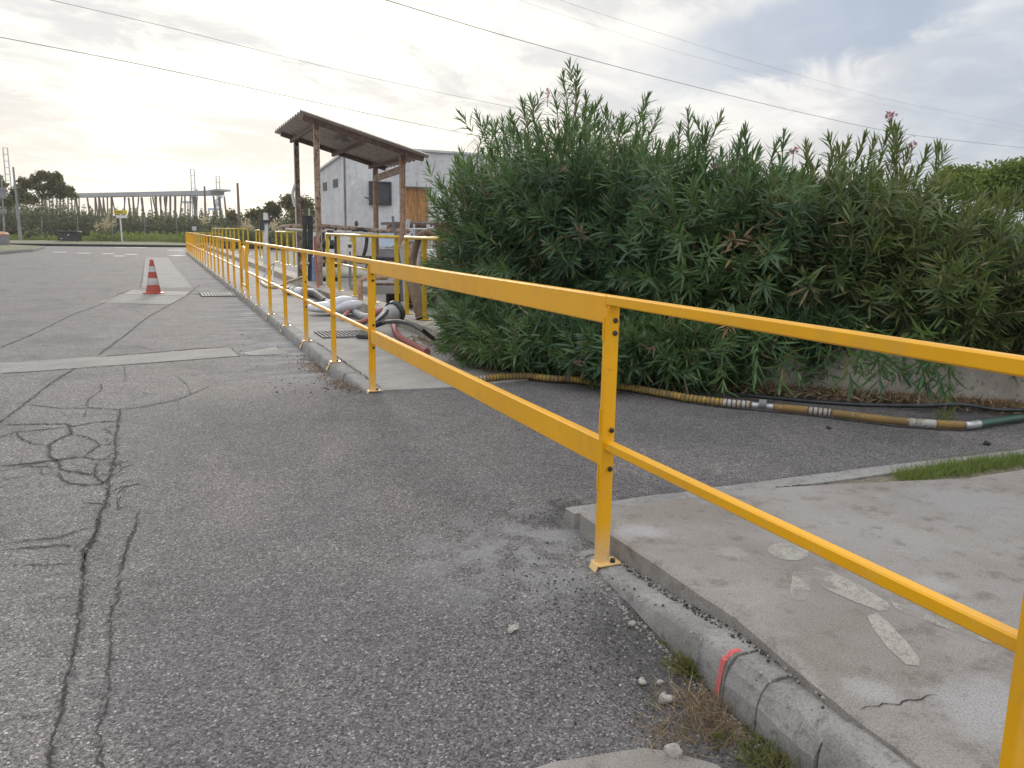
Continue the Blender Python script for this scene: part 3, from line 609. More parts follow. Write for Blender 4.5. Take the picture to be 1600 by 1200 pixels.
# second, older railing of round tube on the inner wall
def oldrail(y0, y1, ys_, x, label, zt=1.25, zb=.15, x1=None, tr=.026):
    x1 = x if x1 is None else x1; X = lambda y: x+(x1-x)*(y-y0)/(y1-y0+1e-9)
    g = empty('tube_railing', (x, y0, zb), label, 'railing', None)
    mb = MB(); mb.tube([(X(y0), y0, zt), (X(y1), y1, zt)], tr, 12); mb.build('top_rail', 'old_yellow', g, smooth=True)
    mb = MB(); mb.tube([(X(y0), y0, .68), (X(y1), y1, .68)], .014, 8); mb.build('middle_rail', 'old_yellow', g, smooth=True)
    for y in ys_:
        mb = MB(); mb.box((X(y), y, (zt+zb)/2), (.065, .012, zt-zb-.02), bev=.002); mb.box((X(y)+.01, y-.01, zb+.005), (.14, .12, .008)); mb.build('post', 'old_yellow', g)
oldrail(9.0, 11.55, (9.25, 10.63, 11.5), 1.70, 'old yellow tube railing coming out of the oleander with hoses slung over it')
oldrail(11.95, 17.5, (12.04, 13.45, 14.9, 16.3, 17.45), 1.70, 'old yellow tube railing in front of the rusty shelter')
oldrail(27.3, 31.8, (27.5, 28.9, 30.3, 31.7), 2.52, 'short old yellow tube railing seen left of the rusty shelter posts')
oldrail(34.3, 38.2, (34.4, 35.6, 36.8, 38.1), 2.50, 'short old yellow tube railing right behind the grey concrete post', zt=1.28)
oldrail(40.6, 52, tuple(np.linspace(40.7, 51.9, 10)), 2.42, 'farthest old yellow tube railing on the inner side of the walkway', zt=1.33, x1=1.5)
# end railing across the far end of the walkway
g = empty('end_railing', (1, 50.3, 0), 'short yellow railing closing off the far end of the walkway', 'railing')
mb = MB(); mb.bar((.05, 50.3, 1.06), (1.9, 50.3, 1.06), .04, .04); mb.build('top_rail', 'old_yellow', g)
for x in (.7, 1.3, 1.9): mb = MB(); mb.box((x, 50.3, .53), (.05, .02, 1.02)); mb.build('post', 'old_yellow', g)

# ------------------------------------------------------------------ inner walls and basin edge
mb = MB(); mb.prism([(1.46, 8.4), (1.50, 12.1), (1.50, 15.0), (1.90, 15.0), (1.90, 8.4)], -.1, .145); mb.prism([(1.36, 15.02), (1.36, 19), (1.95, 19), (1.95, 15.02)], -.1, .15)
mb.prism([(1.50, 19.03), (1.50, 60), (1.95, 60), (1.95, 19.03)], -.1, .15)
tag(mb.build('low_wall', 'concrete_wall'), 'low concrete kerb wall carrying the old tube railings beside the walkway', 'low wall')
mb = MB(); mb.box((4.6, 16.05, .215), (5.2, 1.3, .15), bev=.01); mb.box((4.9, 16.4, -.0), (4.4, .2, .26)); mb.box((3.55, 15.75, -.02), (.12, .4, .3))
mb.box((5.0, 15.6, -.01), (1.9, .12, .27))
tag(mb.build('concrete_basin_edge', 'concrete'), 'thick concrete ledge with a dark recess under it behind the tube railing', 'ledge')
# retaining wall under the oleanders
wp = [Vector(v) for v in ((1.62, 7.55, 0), (3.27, 5.57, 0), (4.80, 4.24, 0), (8.6, .9, 0))]
mb = MB(); tw = .22; L = []
for i, p in enumerate(wp):
    d = (wp[min(i+1, 3)]-wp[max(i-1, 0)]).normalized(); n_ = Vector((-d.y, d.x, 0)); L.append((p, p+n_*tw))
for (a, b), (c, d) in zip(L, L[1:]):
    k = 10
    for i in range(k):
        f0, f1 = i/k, (i+1)/k; P0, P1, Q0, Q1 = a.lerp(c, f0), a.lerp(c, f1), b.lerp(d, f0), b.lerp(d, f1)
        mb.prism([(P0.x, P0.y), (P1.x, P1.y), (Q1.x, Q1.y), (Q0.x, Q0.y)], -.2, .42+.006*sin(i*1.7))
tag(mb.build('retaining_wall', 'concrete_wall'), 'stained low concrete wall under the oleander hedge, bare at the right', 'wall')
mb = MB(); mb.prism([(1.75, 7.6), (3.4, 5.75), (4.95, 4.4), (8.8, 1.1), (14, 6), (9, 12), (2.0, 11)], -.2, .36); struct(mb.build('planting_bed', 'soil'))

# ------------------------------------------------------------------ shelter
sh = empty('shelter', (2.6, 19.5, .1), 'rusty open shelter with a sloping corrugated roof on four steel posts', 'shelter')
ZR = lambda x: 3.745-(x-1.30)*.27
for (x, y, top) in ((1.73, 21.35, 3.57), (1.64, 18.1, 3.60), (3.58, 18.30, 3.07), (3.66, 21.1, 3.05)):
    mb = MB(); h = top-.1; b_ = .10
    for s_ in (-1, 1): mb.box((x+s_*.052, y, .1+h/2), (.012, b_, h))
    mb.box((x, y, .1+h/2), (.092, .012, h)); mb.build('post', 'rusty_steel' if x < 3 else 'rust', sh)
mb = MB(); n_ = 96
for k in range(n_):   # corrugated sheet: ridges run down the slope
    y0_ = 17.75+4.15*k/n_; y1_ = 17.75+4.15*(k+1)/n_; z0_ = .032*sin(2*pi*k/8); z1_ = .032*sin(2*pi*(k+1)/8)
    mb.add([(1.28, y0_, ZR(1.28)+z0_), (4.08, y0_, ZR(4.08)+z0_), (4.08, y1_, ZR(4.08)+z1_), (1.28, y1_, ZR(1.28)+z1_),
            (1.28, y0_, ZR(1.28)+z0_-.006), (4.08, y0_, ZR(4.08)+z0_-.006), (4.08, y1_, ZR(4.08)+z1_-.006), (1.28, y1_, ZR(1.28)+z1_-.006)],
           [(0, 1, 2, 3), (7, 6, 5, 4), (0, 4, 5, 1), (1, 5, 6, 2), (2, 6, 7, 3), (3, 7, 4, 0)])
mb.build('roof', 'roof_sheet', sh, smooth=True, auto=50)
for y in (18.0, 21.3):
    mb = MB(); mb.bar((1.36, y, ZR(1.36)-.085), (3.98, y, ZR(3.98)-.085), .07, .11); mb.build('rafter', 'dark_rust', sh)
for x in (1.62, 2.65, 3.6):
    mb = MB(); mb.bar((x, 17.98, ZR(x)-.16), (x, 21.5, ZR(x)-.16), .05, .08); mb.build('purlin', 'dark_rust', sh)
mb = MB(); mb.bar((3.58, 18.36, 2.72), (3.64, 21.04, 2.66), .07, .15); mb.build('cross_beam', 'rusty_steel', sh)
mb = MB(); mb.bar((2.35, 18.6, 3.30), (2.35, 19.7, 3.30), .14, .07); mb.build('lamp_fitting', 'steel_grey', sh)
mb = MB(); mb.tube(spline([(1.66, 21.25, 2.45), (1.58, 21.2, 2.2), (1.63, 21.2, 1.9)]), .035, 8); mb.tube([(1.66, 21.25, 3.6), (1.65, 21.26, .15)], .015, 6)
mb.build('cable_bundle', 'white_paint', sh)

# ------------------------------------------------------------------ pipework and machines under / round the shelter
def pipe_thing(name, label, cat, tubes, mt, loc=None, group=None, n=10, rib_=None):
    mb = MB()
    for pts, r in tubes: 
        P = [Vector(p) for p in pts]
        if rib_:
            P = resample(spline(P, 14), rib_); rr = [r*(1+.09*(1 if i % 2 else -1)) for i in range(len(P))]; mb.tube(P, rr, n)
        else: mb.tube(P, r, n)
    o = mb.build(name, mt, smooth=True, auto=60); p0 = Vector(tubes[0][0][0]); return tag(o, label, cat, group)
# manifold of rusty pipes spanning behind the railing
mf = empty('pipe_manifold', (3.2, 20.5, .1), 'rusty horizontal pipe manifold with drop pipes and valves behind the shelter posts', 'pipework')
Zp = lambda px, py, Y: atY(px, py, Y)
mb = MB(); mb.tube([Zp(440, 354, 20.2), Zp(500, 353, 20.2), Zp(600, 361, 20.2), Zp(640, 361, 20.2)], .055, 10); mb.build('header_pipe', 'rusty_steel', mf, smooth=True)
mb = MB(); mb.tube([Zp(446, 358, 19.8), Zp(590, 366, 19.8)], .03, 8); mb.build('header_pipe', 'cream_pipe', mf, smooth=True)
for px in (505, 524, 552): mb = MB(); a = Zp(px, 357, 20.2); mb.tube([a, (a.x, a.y, .1)], .035, 8); mb.build('drop_pipe', 'dark_steel', mf, smooth=True)
mb = MB(); mb.tube(spline([Zp(556, 359, 20.0), Zp(568, 359, 20.), Zp(573, 366, 20.), Zp(572, 385, 20.), Zp(568, 400, 20.)]), .045, 8); mb.build('bend', 'dark_steel', mf, smooth=True)
mb = MB(); a = Zp(557, 352, 20.2); mb.lathe((a.x, a.y, a.z-.02), [(.03, 0), (.05, .03), (.05, .08), (.03, .10), (.03, .13)], 10); mb.build('valve', 'dark_rust', mf)
for k, (y_, mt_, px0, px1) in enumerate(((401, 'dark_steel', 505, 640), (408, 'rusty_steel', 500, 640), (425, 'cream_pipe', 502, 600))):
    mb = MB(); mb.tube([Zp(px0, y_, 18.8), Zp(px1, y_+4, 18.8)], (.05, .04, .12)[k], 10); mb.build('header_pipe', mt_, mf, smooth=True)
mb = MB()
for a, b in (((508, 402), (522, 425)), ((513, 398), (516, 430)), ((575, 400), (573, 420))): mb.tube([Zp(*a, 18.7), Zp(*b, 18.7)], .035, 8)
mb.build('brace', 'dark_rust', mf)
# pump column
pc = empty('pump_column', Zp(480, 430, 19.6), 'tall black pump column standing between the two left shelter posts', 'pump')
for (px, py0, py1, r, mt_) in ((480, 337, 352, .13, 'black_plastic'), (476, 352, 440, .05, 'dark_steel'), (485, 352, 440, .06, 'black_plastic'), (491, 400, 452, .09, 'blue_paint')):
    mb = MB(); a = Zp(px, py0, 19.6); b = Zp(px, py1, 19.6); mb.tube([a, b], r, 12); mb.build('barrel' if r > .08 else 'riser', mt_, pc, smooth=True, auto=50)
mb = MB(); a = Zp(483, 326, 19.6); mb.tube([a, Zp(483, 338, 19.6)], .02, 6); mb.tube([Zp(470, 412, 19.6), Zp(493, 411, 19.6)], .05, 8); mb.build('flange', 'galvanized', pc)
vt = empty('valve_body', Zp(514, 390, 19.0), 'black and white horizontal valve with an upright stem behind the tube railing', 'valve')
mb = MB(); mb.tube([Zp(504, 379, 18.6), Zp(508, 381, 18.6), Zp(511, 382, 18.6), Zp(513, 382, 18.6), Zp(521, 382, 18.6)], [.10, .10, .12, .09, .11], 12); mb.build('body', 'dark_steel', vt, smooth=True, auto=40)
mb = MB(); mb.tube([Zp(509, 381, 18.5), Zp(513.5, 381, 18.5)], .125, 12); mb.build('collar', 'white_paint', vt, smooth=True, auto=40)
mb = MB(); mb.tube([Zp(515, 378, 18.6), Zp(516, 360, 18.6)], .025, 8); a = Zp(516, 362, 18.6); mb.tube([a+Vector((-.07, 0, 0)), a+Vector((.07, 0, 0))], .035, 8); mb.build('stem', 'dark_steel', vt)
cb = empty('control_box', Zp(547, 410, 18.0), 'white control box with a small dark screen, under the yellow tag', 'control box')
mb = MB(); a, b = Zp(542.5, 379, 18.), Zp(552, 404, 18.); mb.box(((a.x+b.x)/2, 18, (a.z+b.z)/2), (b.x-a.x, .12, a.z-b.z), bev=.01); mb.build('case', 'white_paint', cb)
mb = MB(); a, b = Zp(544, 382, 17.93), Zp(549.5, 387, 17.93); mb.box(((a.x+b.x)/2, 17.935, (a.z+b.z)/2), (b.x-a.x, .012, a.z-b.z)); mb.build('screen', 'glass_dark', cb)
mb = MB(); a, b = Zp(546, 393, 17.93), Zp(548, 399, 17.93); mb.box(((a.x+b.x)/2, 17.935, (a.z+b.z)/2), (b.x-a.x, .012, a.z-b.z)); mb.build('switch', 'dark_steel', cb)
mb = MB(); a = Zp(547, 404, 18.); mb.box((a.x, 18.02, a.z/2+.05), (.05, .05, a.z-.1)); mb.build('stand', 'steel_grey', cb)
mb = MB(); a, b = Zp(547.5, 369, 17.6), Zp(552.5, 378, 17.6); mb.box(((a.x+b.x)/2, 17.6, (a.z+b.z)/2), (b.x-a.x, .02, a.z-b.z), bev=.004); tag(mb.build('yellow_tag', 'old_yellow'), 'small yellow plate hanging under the tube railing above the white control box', 'tag')
# black rod leaning
pipe_thing('rod', 'long thin black rod leaning against the tube railing beside the right shelter post', 'rod', [([Zp(613.5, 339, 13.5), Zp(626, 420, 12.2), Zp(628, 470, 11.9)], .022)], 'dark_steel')
# grey downpipe by the right post
pipe_thing('arched_pipe', 'thick grey and brown arched pipe rising right of the rusty shelter post', 'pipe', [(spline([atD(631, 486, 13.2), atD(631, 430, 13.2), atD(630, 392, 13.2), atD(634, 380, 13.2), atD(642, 375.5, 13.2), atD(651, 379, 13.2), atD(655, 388, 13.2)]), .052)], 'hose_grey', n=12)
pipe_thing('hose', 'brown suction hose looped over the end of the old tube railing', 'hose', [([atD(646, 440, 11.4), atD(644, 415, 11.4), atD(650, 385, 11.4), atD(659, 369, 11.3), atD(670, 363.5, 11.1), atD(680, 366, 10.9), atD(686, 380, 10.8), atD(690, 420, 10.8)], .052)], 'hose_brown', rib_=.018, n=12)
pipe_thing('hose', 'lower part of a brown hose hanging against the nearest old yellow post', 'hose', [([atD(645, 436, 11.45), atD(648, 455, 11.3), atD(654, 475, 11.2), atD(660, 500, 11.15)], .085)], 'hose_brown', rib_=.03, n=12)
pipe_thing('hose', 'thin pale spiral hose hanging beside the brown looped hose', 'hose', [([atD(663, 366, 11.15), atD(659, 385, 11.2), atD(655, 405, 11.2), atD(652, 432, 11.2)], .022)], 'hose_white', rib_=.012)
pipe_thing('pipe_stub', 'short brown pipe stub standing on the low wall behind the main rail post', 'pipe', [([at(563, 470, .14), at(563, 470, .14)+Vector((0, 0, .36)), at(563, 470, .14)+Vector((.12, 0, .40)), at(563, 470, .14)+Vector((.5, .1, .40))], .05)], 'rust')
pipe_thing('hose', 'coil of rust brown hose lying on the concrete ledge', 'hose', [([Vector((3.1+.42*cos(a)+.02*a, 15.9+.30*sin(a), .34+.012*a)) for a in np.linspace(0, 4.5*pi, 40)], .045)], 'rust', n=8)
mb = MB(); mb.tube([(2.1, 15.4, .33), (5.5, 15.5, .33)], .03, 8); mb.tube([(2.1, 15.55, .48), (5.5, 15.6, .46)], .035, 8); tag(mb.build('pipe_pair', 'dark_rust', smooth=True), 'pair of thin dark pipes lying along the concrete ledge', 'pipework')
# clutter in front of the building
yb = 30
def slab_thing(name, label, cat, x0, y0, x1, y1, Y, mt, d=.1, frame=None):
    a, b = Zp(x0, y0, Y), Zp(x1, y1, Y); e = empty(name, (a.x, Y, 0), label, cat)
    mb = MB(); mb.box(((a.x+b.x)/2, Y+d/2, (a.z+b.z)/2), (abs(b.x-a.x), d, abs(a.z-b.z)), bev=.01); mb.build('panel', mt, e)
    mb = MB(); zb_ = -.15
    for x in (a.x+.06, b.x-.06): mb.box((x, Y+d+.04, (b.z+a.z)/2*.5+zb_/2+a.z*.25), (.06, .06, max(.2, (a.z+b.z)/2-zb_)))
    mb.build('stand', 'steel_grey', e); return e
slab_thing('tank', 'pale blue container with ribs standing behind the railing, left of the leaning black rod', 'container', 596, 363, 618, 386, 26, 'pale_blue', .9)
for (x0, x1, mt_) in ((600, 603, 'blue_paint'), (606, 616, 'blue_paint')): 
    a, b = Zp(x0, 365, 25.9), Zp(x1, 385, 25.9)
slab_thing('tank', 'white container behind the pipe manifold, left of the control box', 'container', 500, 361, 545, 400, 29, 'white_paint', 1.5)
slab_thing('panel_rack', 'grey rack of dark slatted panels at the foot of the building', 'rack', 592, 388, 622, 402, 24, 'steel_grey', .3)
slab_thing('tank', 'grey pump housing partly hidden by the oleander near the looped brown hose', 'container', 668, 390, 684, 402, 15, 'white_paint', .5)
# scaffold frame
sf = empty('scaffold', Zp(650, 400, 27), 'galvanized scaffold frame with ladder ends in front of the brown shed', 'scaffold')
mb = MB()
for a, b in (((637, 343), (631, 372)), ((640, 343), (635, 380)), ((647, 350), (648, 400)), ((668, 350), (666, 395)), ((671, 351), (668, 400)), ((677, 352), (673, 395))): mb.tube([Zp(*a, 27), Zp(*b, 27)], .035, 6)
mb.build('upright', 'galvanized', sf)
mb = MB()
for a, b in (((626, 358), (672, 358)), ((640, 358), (650, 372)), ((636, 372), (645, 360)), ((669, 356), (677, 356)), ((669, 361), (676, 361))): mb.tube([Zp(*a, 27), Zp(*b, 27)], .03, 6)
mb.build('rail', 'galvanized', sf)
sd_ = empty('shed', Zp(670, 400, 31), 'low brown shed with a dark ragged roof edge below the boarded door', 'shed')
mb = MB(); a, b = Zp(625, 352, 31), Zp(740, 400, 31); mb.box(((a.x+b.x)/2, 32, (a.z-.15)/2), (b.x-a.x, 2, a.z+.15)); mb.build('wall', 'rusty_steel', sd_)
mb = MB(); z_ = a.z+.03
for k in range(40):
    x = a.x-.2+k*(b.x-a.x+.4)/40; mb.box((x+.03, 31.9, z_+random.uniform(0, .05)), ((b.x-a.x+.4)/40, 2.5+random.uniform(-.1, .1), .10), rot=Matrix.Rotation(random.uniform(-.03, .03), 3, 'X'))
mb.build('roof', 'dark_rust', sd_)
# concrete pole with clamp
cp = empty('concrete_post', at(415, 405, .15), 'grey concrete post with a dark clamp between two old yellow railings', 'post')
mb = MB(); a = atD(415, 405, 28); b = atD(415, 333, 28); mb.tube([a-Vector((0, 0, .4)), b], .085, 10); mb.build('shaft', 'galvanized', cp)
mb = MB(); c_ = atD(413, 346, 27.9); mb.box(c_, (.32, .14, .10)); mb.box(c_-Vector((.1, 0, .18)), (.12, .1, .25)); mb.build('clamp', 'dark_steel', cp)

# ------------------------------------------------------------------ hoses and things on the walkway
pipe_thing('hose', 'tan hose looping across the walkway beside the low wall', 'hose', [([at(408, 441, .03), at(414, 446, .03), at(425, 449, .03), at(440, 446, .05), at(452, 440, .12), at(468, 435, .2), at(480, 432, .2)], .035)], 'hose_tan', rib_=.03)
pipe_thing('hose', 'thin white hose bent up beside the old railing left of the shelter', 'hose', [(spline([at(425, 440, .05), atD(427, 420, 22), atD(426, 412, 22), at(410, 437, .05), at(420, 446, .04)]), .02)], 'hose_white')
bh = empty('coupled_hose', at(470, 455, .05), 'thick black and white banded hose with couplings lying along the low wall', 'hose')
P = [at(446, 453, .08), at(452, 455, .08), at(462, 455, .08), at(475, 455, .09), at(487, 458, .09), at(495, 460, .09), at(503, 466, .08), at(510, 472, .08)]
mb = MB(); mb.tube(resample(spline(P), .05), .075, 12); mb.build('body', 'dark_steel', bh, smooth=True)
for a_, b_ in ((448, 452), (456, 459), (463, 474), (482, 493)):
    mb = MB(); mb.tube([at(a_, 454+(a_-450)*.08, .09), at(b_, 454+(b_-450)*.08, .09)], .083, 12); mb.build('sleeve', 'white_paint', bh, smooth=True, auto=50)
pipe_thing('hose', 'grey pipe running from the black coupling to the filled grey bag', 'hose', [(spline([at(493, 457, .12), at(502, 463, .1), at(512, 471, .1), at(522, 480, .06)]), .045)], 'hose_grey')
pipe_thing('hose', 'white pipe running beside the grey pipe to the filled grey bag', 'hose', [(spline([at(496, 463, .05), at(505, 470, .05), at(515, 478, .04)]), .03)], 'hose_white')
pipe_thing('hose', 'red hose hanging straight down from the shelter post to the walkway', 'hose', [(spline([(1.47, 17.6, 1.2), (1.46, 17.5, .5), (1.45, 17.2, .12), (1.40, 16.7, .05)]), .03)], 'hose_red')
# grey bag / rolled tarpaulin, two lobes
bg = MB()
def blob(c, d, seed, n=18, m_=12):
    c = Vector(c); R = Matrix.Rotation(d[3], 3, 'Z')@Matrix.Rotation(d[4], 3, 'Y'); rn = random.Random(seed); ph = [rn.uniform(0, 6) for _ in range(4)]; vs = []
    for i in range(m_+1):
        u = pi*i/m_
        for k in range(n):
            a = 2*pi*k/n; rr = 1+.07*sin(3*a+ph[0]+2*u)+.05*sin(5*u+ph[1]+a)+.03*sin(9*a+ph[2]); p_ = Vector((-cos(u)*d[0], sin(u)*cos(a)*d[1]*rr, sin(u)*sin(a)*d[2]*rr)); vs.append(c+R@p_)
    bg.add(vs, [(i*n+k, i*n+(k+1) % n, (i+1)*n+(k+1) % n, (i+1)*n+k) for i in range(m_) for k in range(n)])
pa, pb = at(505, 480, .12), at(553, 468, .25)
dd = pb-pa; az = math.atan2(dd.y, dd.x); el = -math.atan2(dd.z, math.hypot(dd.x, dd.y))
blob((pa+pb)/2, (dd.length*.56, .17, .10, az, el), 3); blob((pa+pb)/2+Vector((.10, -.22, -.04)), (dd.length*.52, .17, .095, az-.1, el), 5); blob((pa*.75+pb*.25)+Vector((0, -.05, -.03)), (.42, .26, .09, az+.4, 0), 8)
tag(bg.build('sandbag', 'bag_grey', smooth=True), 'long folded grey plastic bag slumped on the walkway over the hoses', 'bag')
pipe_thing('hose', 'red hose arching from under the grey bag across the walkway', 'hose', [([at(535, 496, .06), at(543, 488, .09), at(549, 482, .10)], .033)], 'hose_red')
pipe_thing('hose', 'long red hose winding past the black funnel and along the low wall into the oleander', 'hose', [([at(553, 506, .03), at(566, 503, .04), at(578, 497, .07), at(587, 489, .15), at(597, 485, .15), at(606, 491, .06), at(614, 505, .04), at(620, 522, .04), at(635, 533, .04), at(655, 543, .04), at(668, 550, .04)], .036)], 'hose_red', rib_=.02)
pipe_thing('hose', 'grey corrugated pipe lying against the low wall between bag and black funnel', 'hose', [([at(548, 483, .08), at(560, 491, .07), at(573, 495, .07), at(590, 492, .12)], .05)], 'hose_grey', rib_=.03)
fn = empty('funnel_head', at(605, 500, .1), 'black and grey hose head with cone shaped mouth resting on the low wall', 'hose head')
mb = MB(); a, b = atD(586, 504, 10.4), atD(616, 488, 10.7); d_ = b-a; mb.tube([a, a+d_*.35, a+d_*.8, b], [.045, .06, .12, .13], 14); mb.build('cone', 'hose_grey', fn, smooth=True)
mb = MB(); mb.tube([b-d_*.06, b+d_*.12, b+d_*.13], [.15, .15, .12], 14); mb.build('ring', 'black_plastic', fn, smooth=True, auto=40)
mb = MB(); mb.tube([atD(582, 508, 10.2), atD(596, 496, 10.35), atD(609, 483, 10.6)], .022, 8); mb.tube([atD(584, 509, 10.2), atD(600, 502, 10.3)], .03, 8); mb.build('strut', 'black_plastic', fn)
pipe_thing('hose', 'black flexible hose arching from the funnel head into the oleander', 'hose', [([at(576, 512, .03), at(588, 509, .06), atD(604, 503, 9.9), atD(622, 502, 9.6), atD(642, 506, 9.3), atD(660, 516, 9.0), at(678, 530, .12)], .026)], 'dark_steel', rib_=None)
mb = MB(); mb.prism([(p.x, p.y) for p in (at(557, 527, .02), at(578, 528, .02), at(580, 512, .02), at(572, 513, .02))], .012, .05); tag(mb.build('rubber_mat', 'grit_dark'), 'crumpled black rubber sheet lying on the walkway grate', 'rubber sheet')
# grate in the walkway
gr = empty('grate', (.6, 10.5, 0), 'rectangular steel grate let into the concrete walkway', 'grate')
mb = MB(); mb.box((.6, 10.5, .005), (.74, .62, .006)); mb.build('recess', 'dark_crack', gr)
mb = MB()
for k in range(15): mb.box((.25+k*.05, 10.5, .012), (.012, .58, .010))
mb.box((.6, 10.2, .012), (.74, .015, .012)); mb.box((.6, 10.8, .012), (.74, .015, .012)); mb.build('bars', 'steel_grey', gr)
dg = empty('drain_grate', at(340, 460, -.1), 'slotted drain grate in the road by the kerb, right of the traffic cone', 'grate')
a, b = at(318, 463, -.1), at(362, 457, -.1); cx, cy = (a.x+b.x)/2, (a.y+b.y)/2; wx, wy = abs(b.x-a.x), abs(b.y-a.y)
mb = MB(); mb.box((cx, cy, -.103), (wx+.1, wy+.1, .01)); mb.build('recess', 'dark_crack', dg)
mb = MB()
for k in range(11): mb.box((cx-wx/2+wx*k/10, cy, -.096), (wx/22, wy, .012))
mb.build('bars', 'steel_grey', dg)

# ------------------------------------------------------------------ traffic cone
p = at(240, 459, -.107); cn = empty('traffic_cone', p, 'scuffed red and white traffic cone standing on the pale patch of the road', 'traffic cone')
def conepart(z0, z1, mt_, nm='band'):
    r = lambda z: .155-(z-.035)*(.155-.035)/.70; mb = MB(); o_ = .002 if mt_ == 'cone_white' else 0
    mb.lathe(p, [(r(z0)+o_, z0), (r(z1)+o_, z1)], 24); mb.build(nm, mt_, cn, smooth=True, auto=60)
mb = MB(); mb.lathe(p, [(.225, 0), (.225, .022), (.18, .034), (.157, .042)], 24); mb.build('base', 'cone_red', cn, smooth=True, auto=40)
for z0_, z1_, m_ in ((.036, .20, 'cone_red'), (.20, .345, 'cone_white'), (.345, .48, 'cone_red'), (.48, .60, 'cone_white'), (.60, .745, 'cone_red')): conepart(z0_, z1_, m_, 'reflective_band' if m_ == 'cone_white' else 'cone_body')

# ------------------------------------------------------------------ hose along the driveway, patched with tape
hs = empty('corrugated_hose', at(1170, 630, 0), 'long yellow corrugated hose patched with silver tape along the foot of the retaining wall', 'hose')
HP = resample(spline([at(735, 590, .05), at(760, 588, .05), at(790, 585, .05), at(825, 584, .05), at(860, 588, .05), at(900, 590, .05), at(960, 598, .05), at(1020, 608, .05), at(1070, 617, .05), at(1130, 625, .05), at(1175, 629, .05), at(1220, 633, .05), at(1290, 640, .05), at(1370, 650, .05), at(1430, 656, .05), at(1505, 660, .05), at(1530, 658, .05), at(1600, 648, .05), at(1700, 636, .05)], 20), .012)
HP = [q-Vector((0, 0, .020)) for q in HP]
def hpart(x0, x1, mt_, k=1., rb=.10, r=.029, nm='section'):
    def key(q):
        d = q-CAM; return 800+F_PX*d.dot(_r)/d.dot(_fw)
    Q = [q for q in HP if x0 <= key(q) <= x1]
    if len(Q) < 3: return
    mb = MB(); mb.tube(Q, [r*k*(1+(rb if i % 3 else -rb)) for i in range(len(Q))], 14)
    if rb > .06:
        for i in range(len(Q)-1):
            if i % 3 == 0: mb.mi[i*14:(i+1)*14] = [1]*14
        mb.build(nm, [mt_, 'hose_valley'], hs, smooth=True)
    else: mb.build(nm, mt_, hs, smooth=True)
hpart(700, 760, 'hose_white', nm='taped_section'); hpart(757, 1131, 'hose_yellow', 1., .12); hpart(1128, 1176, 'hose_white', 1.02, .08, nm='taped_section'); hpart(1174, 1210, 'galvanized', .85, .01, nm='coupling')
hpart(1208, 1262, 'hose_ochre', .98, .05); hpart(1260, 1300, 'hose_white', 1.0, .07, nm='taped_section'); hpart(1299, 1420, 'hose_ochre', .98, .04); hpart(1418, 1462, 'hose_white', 1.02, .03, nm='taped_section'); hpart(1460, 1508, 'hose_ochre', 1.0, .03)
hpart(1506, 1530, 'galvanized', .95, .02, nm='coupling'); hpart(1528, 1760, 'hose_green', .9, .0)
mb = MB(); c_ = at(1192, 631, .05); mb.tube([c_-Vector((.02, -.02, 0)), c_+Vector((.02, -.02, 0))], .036, 12); mb.build('clamp', 'steel_grey', hs, smooth=True, auto=40)
pipe_thing('hose', 'thin black hose draped along the bare end of the retaining wall', 'hose', [(spline([at(1150, 617, .02)+Vector((0, .05, 0)), at(1300, 630, .06), at(1420, 634, .10), at(1500, 632, .13), at(1560, 640, .09), at(1640, 640, .09)]), .017)], 'black_plastic')

# ------------------------------------------------------------------ building
bd = empty('warehouse', (14, 46, 0), 'pale grey rendered warehouse with a sloping roofline behind the shelter', 'building')
YF = 45.7; cB = atY(541, 238, YF); X0 = cB.x; zc = cB.z; zl = atX(500, 268, X0); YL = zl.y
zr1 = atY(645, 236, YF); zr2 = atY(750, 243, YF); zr3 = Vector((zr2.x+14, YF, zr2.z-1.1))
mb = MB(); top = [(X0, zc), (zr1.x, zr1.z), (zr2.x, zr2.z), (zr3.x, zr3.z)]
vs = [(X0, YF, -.2), (zr3.x, YF, -.2)]+[(x, YF, z) for x, z in top[::-1]]; mb.add(vs, [tuple(range(6))])
mb.add([(X0, YF, -.2), (X0, YF, zc), (X0, YL, zl.z), (X0, YL, -.2)], [(0, 1, 2, 3)])
mb.add([(X0, YL, -.2), (X0, YL, zl.z), (zr3.x, YL, zl.z), (zr3.x, YL, -.2)], [(0, 1, 2, 3)])
mb.build('wall', 'plaster', bd)
mb = MB(); T = [(X0, zc)]+top[1:]
for (a, za), (b, zb_) in zip(T, T[1:]): mb.add([(a, YF-.15, za+.004), (b, YF-.15, zb_+.004), (b, YF-.15, zb_+.12), (a, YF-.15, za+.12), (a, YL+.2, zl.z+.0), (b, YL+.2, zl.z+.0), (b, YL+.2, zl.z+.12), (a, YL+.2, zl.z+.12)], [(0, 1, 2, 3), (0, 4, 5, 1), (3, 2, 6, 7), (4, 7, 6, 5)])
mb.add([(X0-.12, YF-.15, zc), (X0-.12, YF-.15, zc+.12), (X0-.12, YL+.2, zl.z+.12), (X0-.12, YL+.2, zl.z), (X0, YF-.15, zc), (X0, YF-.15, zc+.12), (X0, YL+.2, zl.z+.12), (X0, YL+.2, zl.z)], [(0, 1, 2, 3), (1, 5, 6, 2), (0, 3, 7, 4), (0, 4, 5, 1)])
mb.build('roof', 'galvanized', bd)
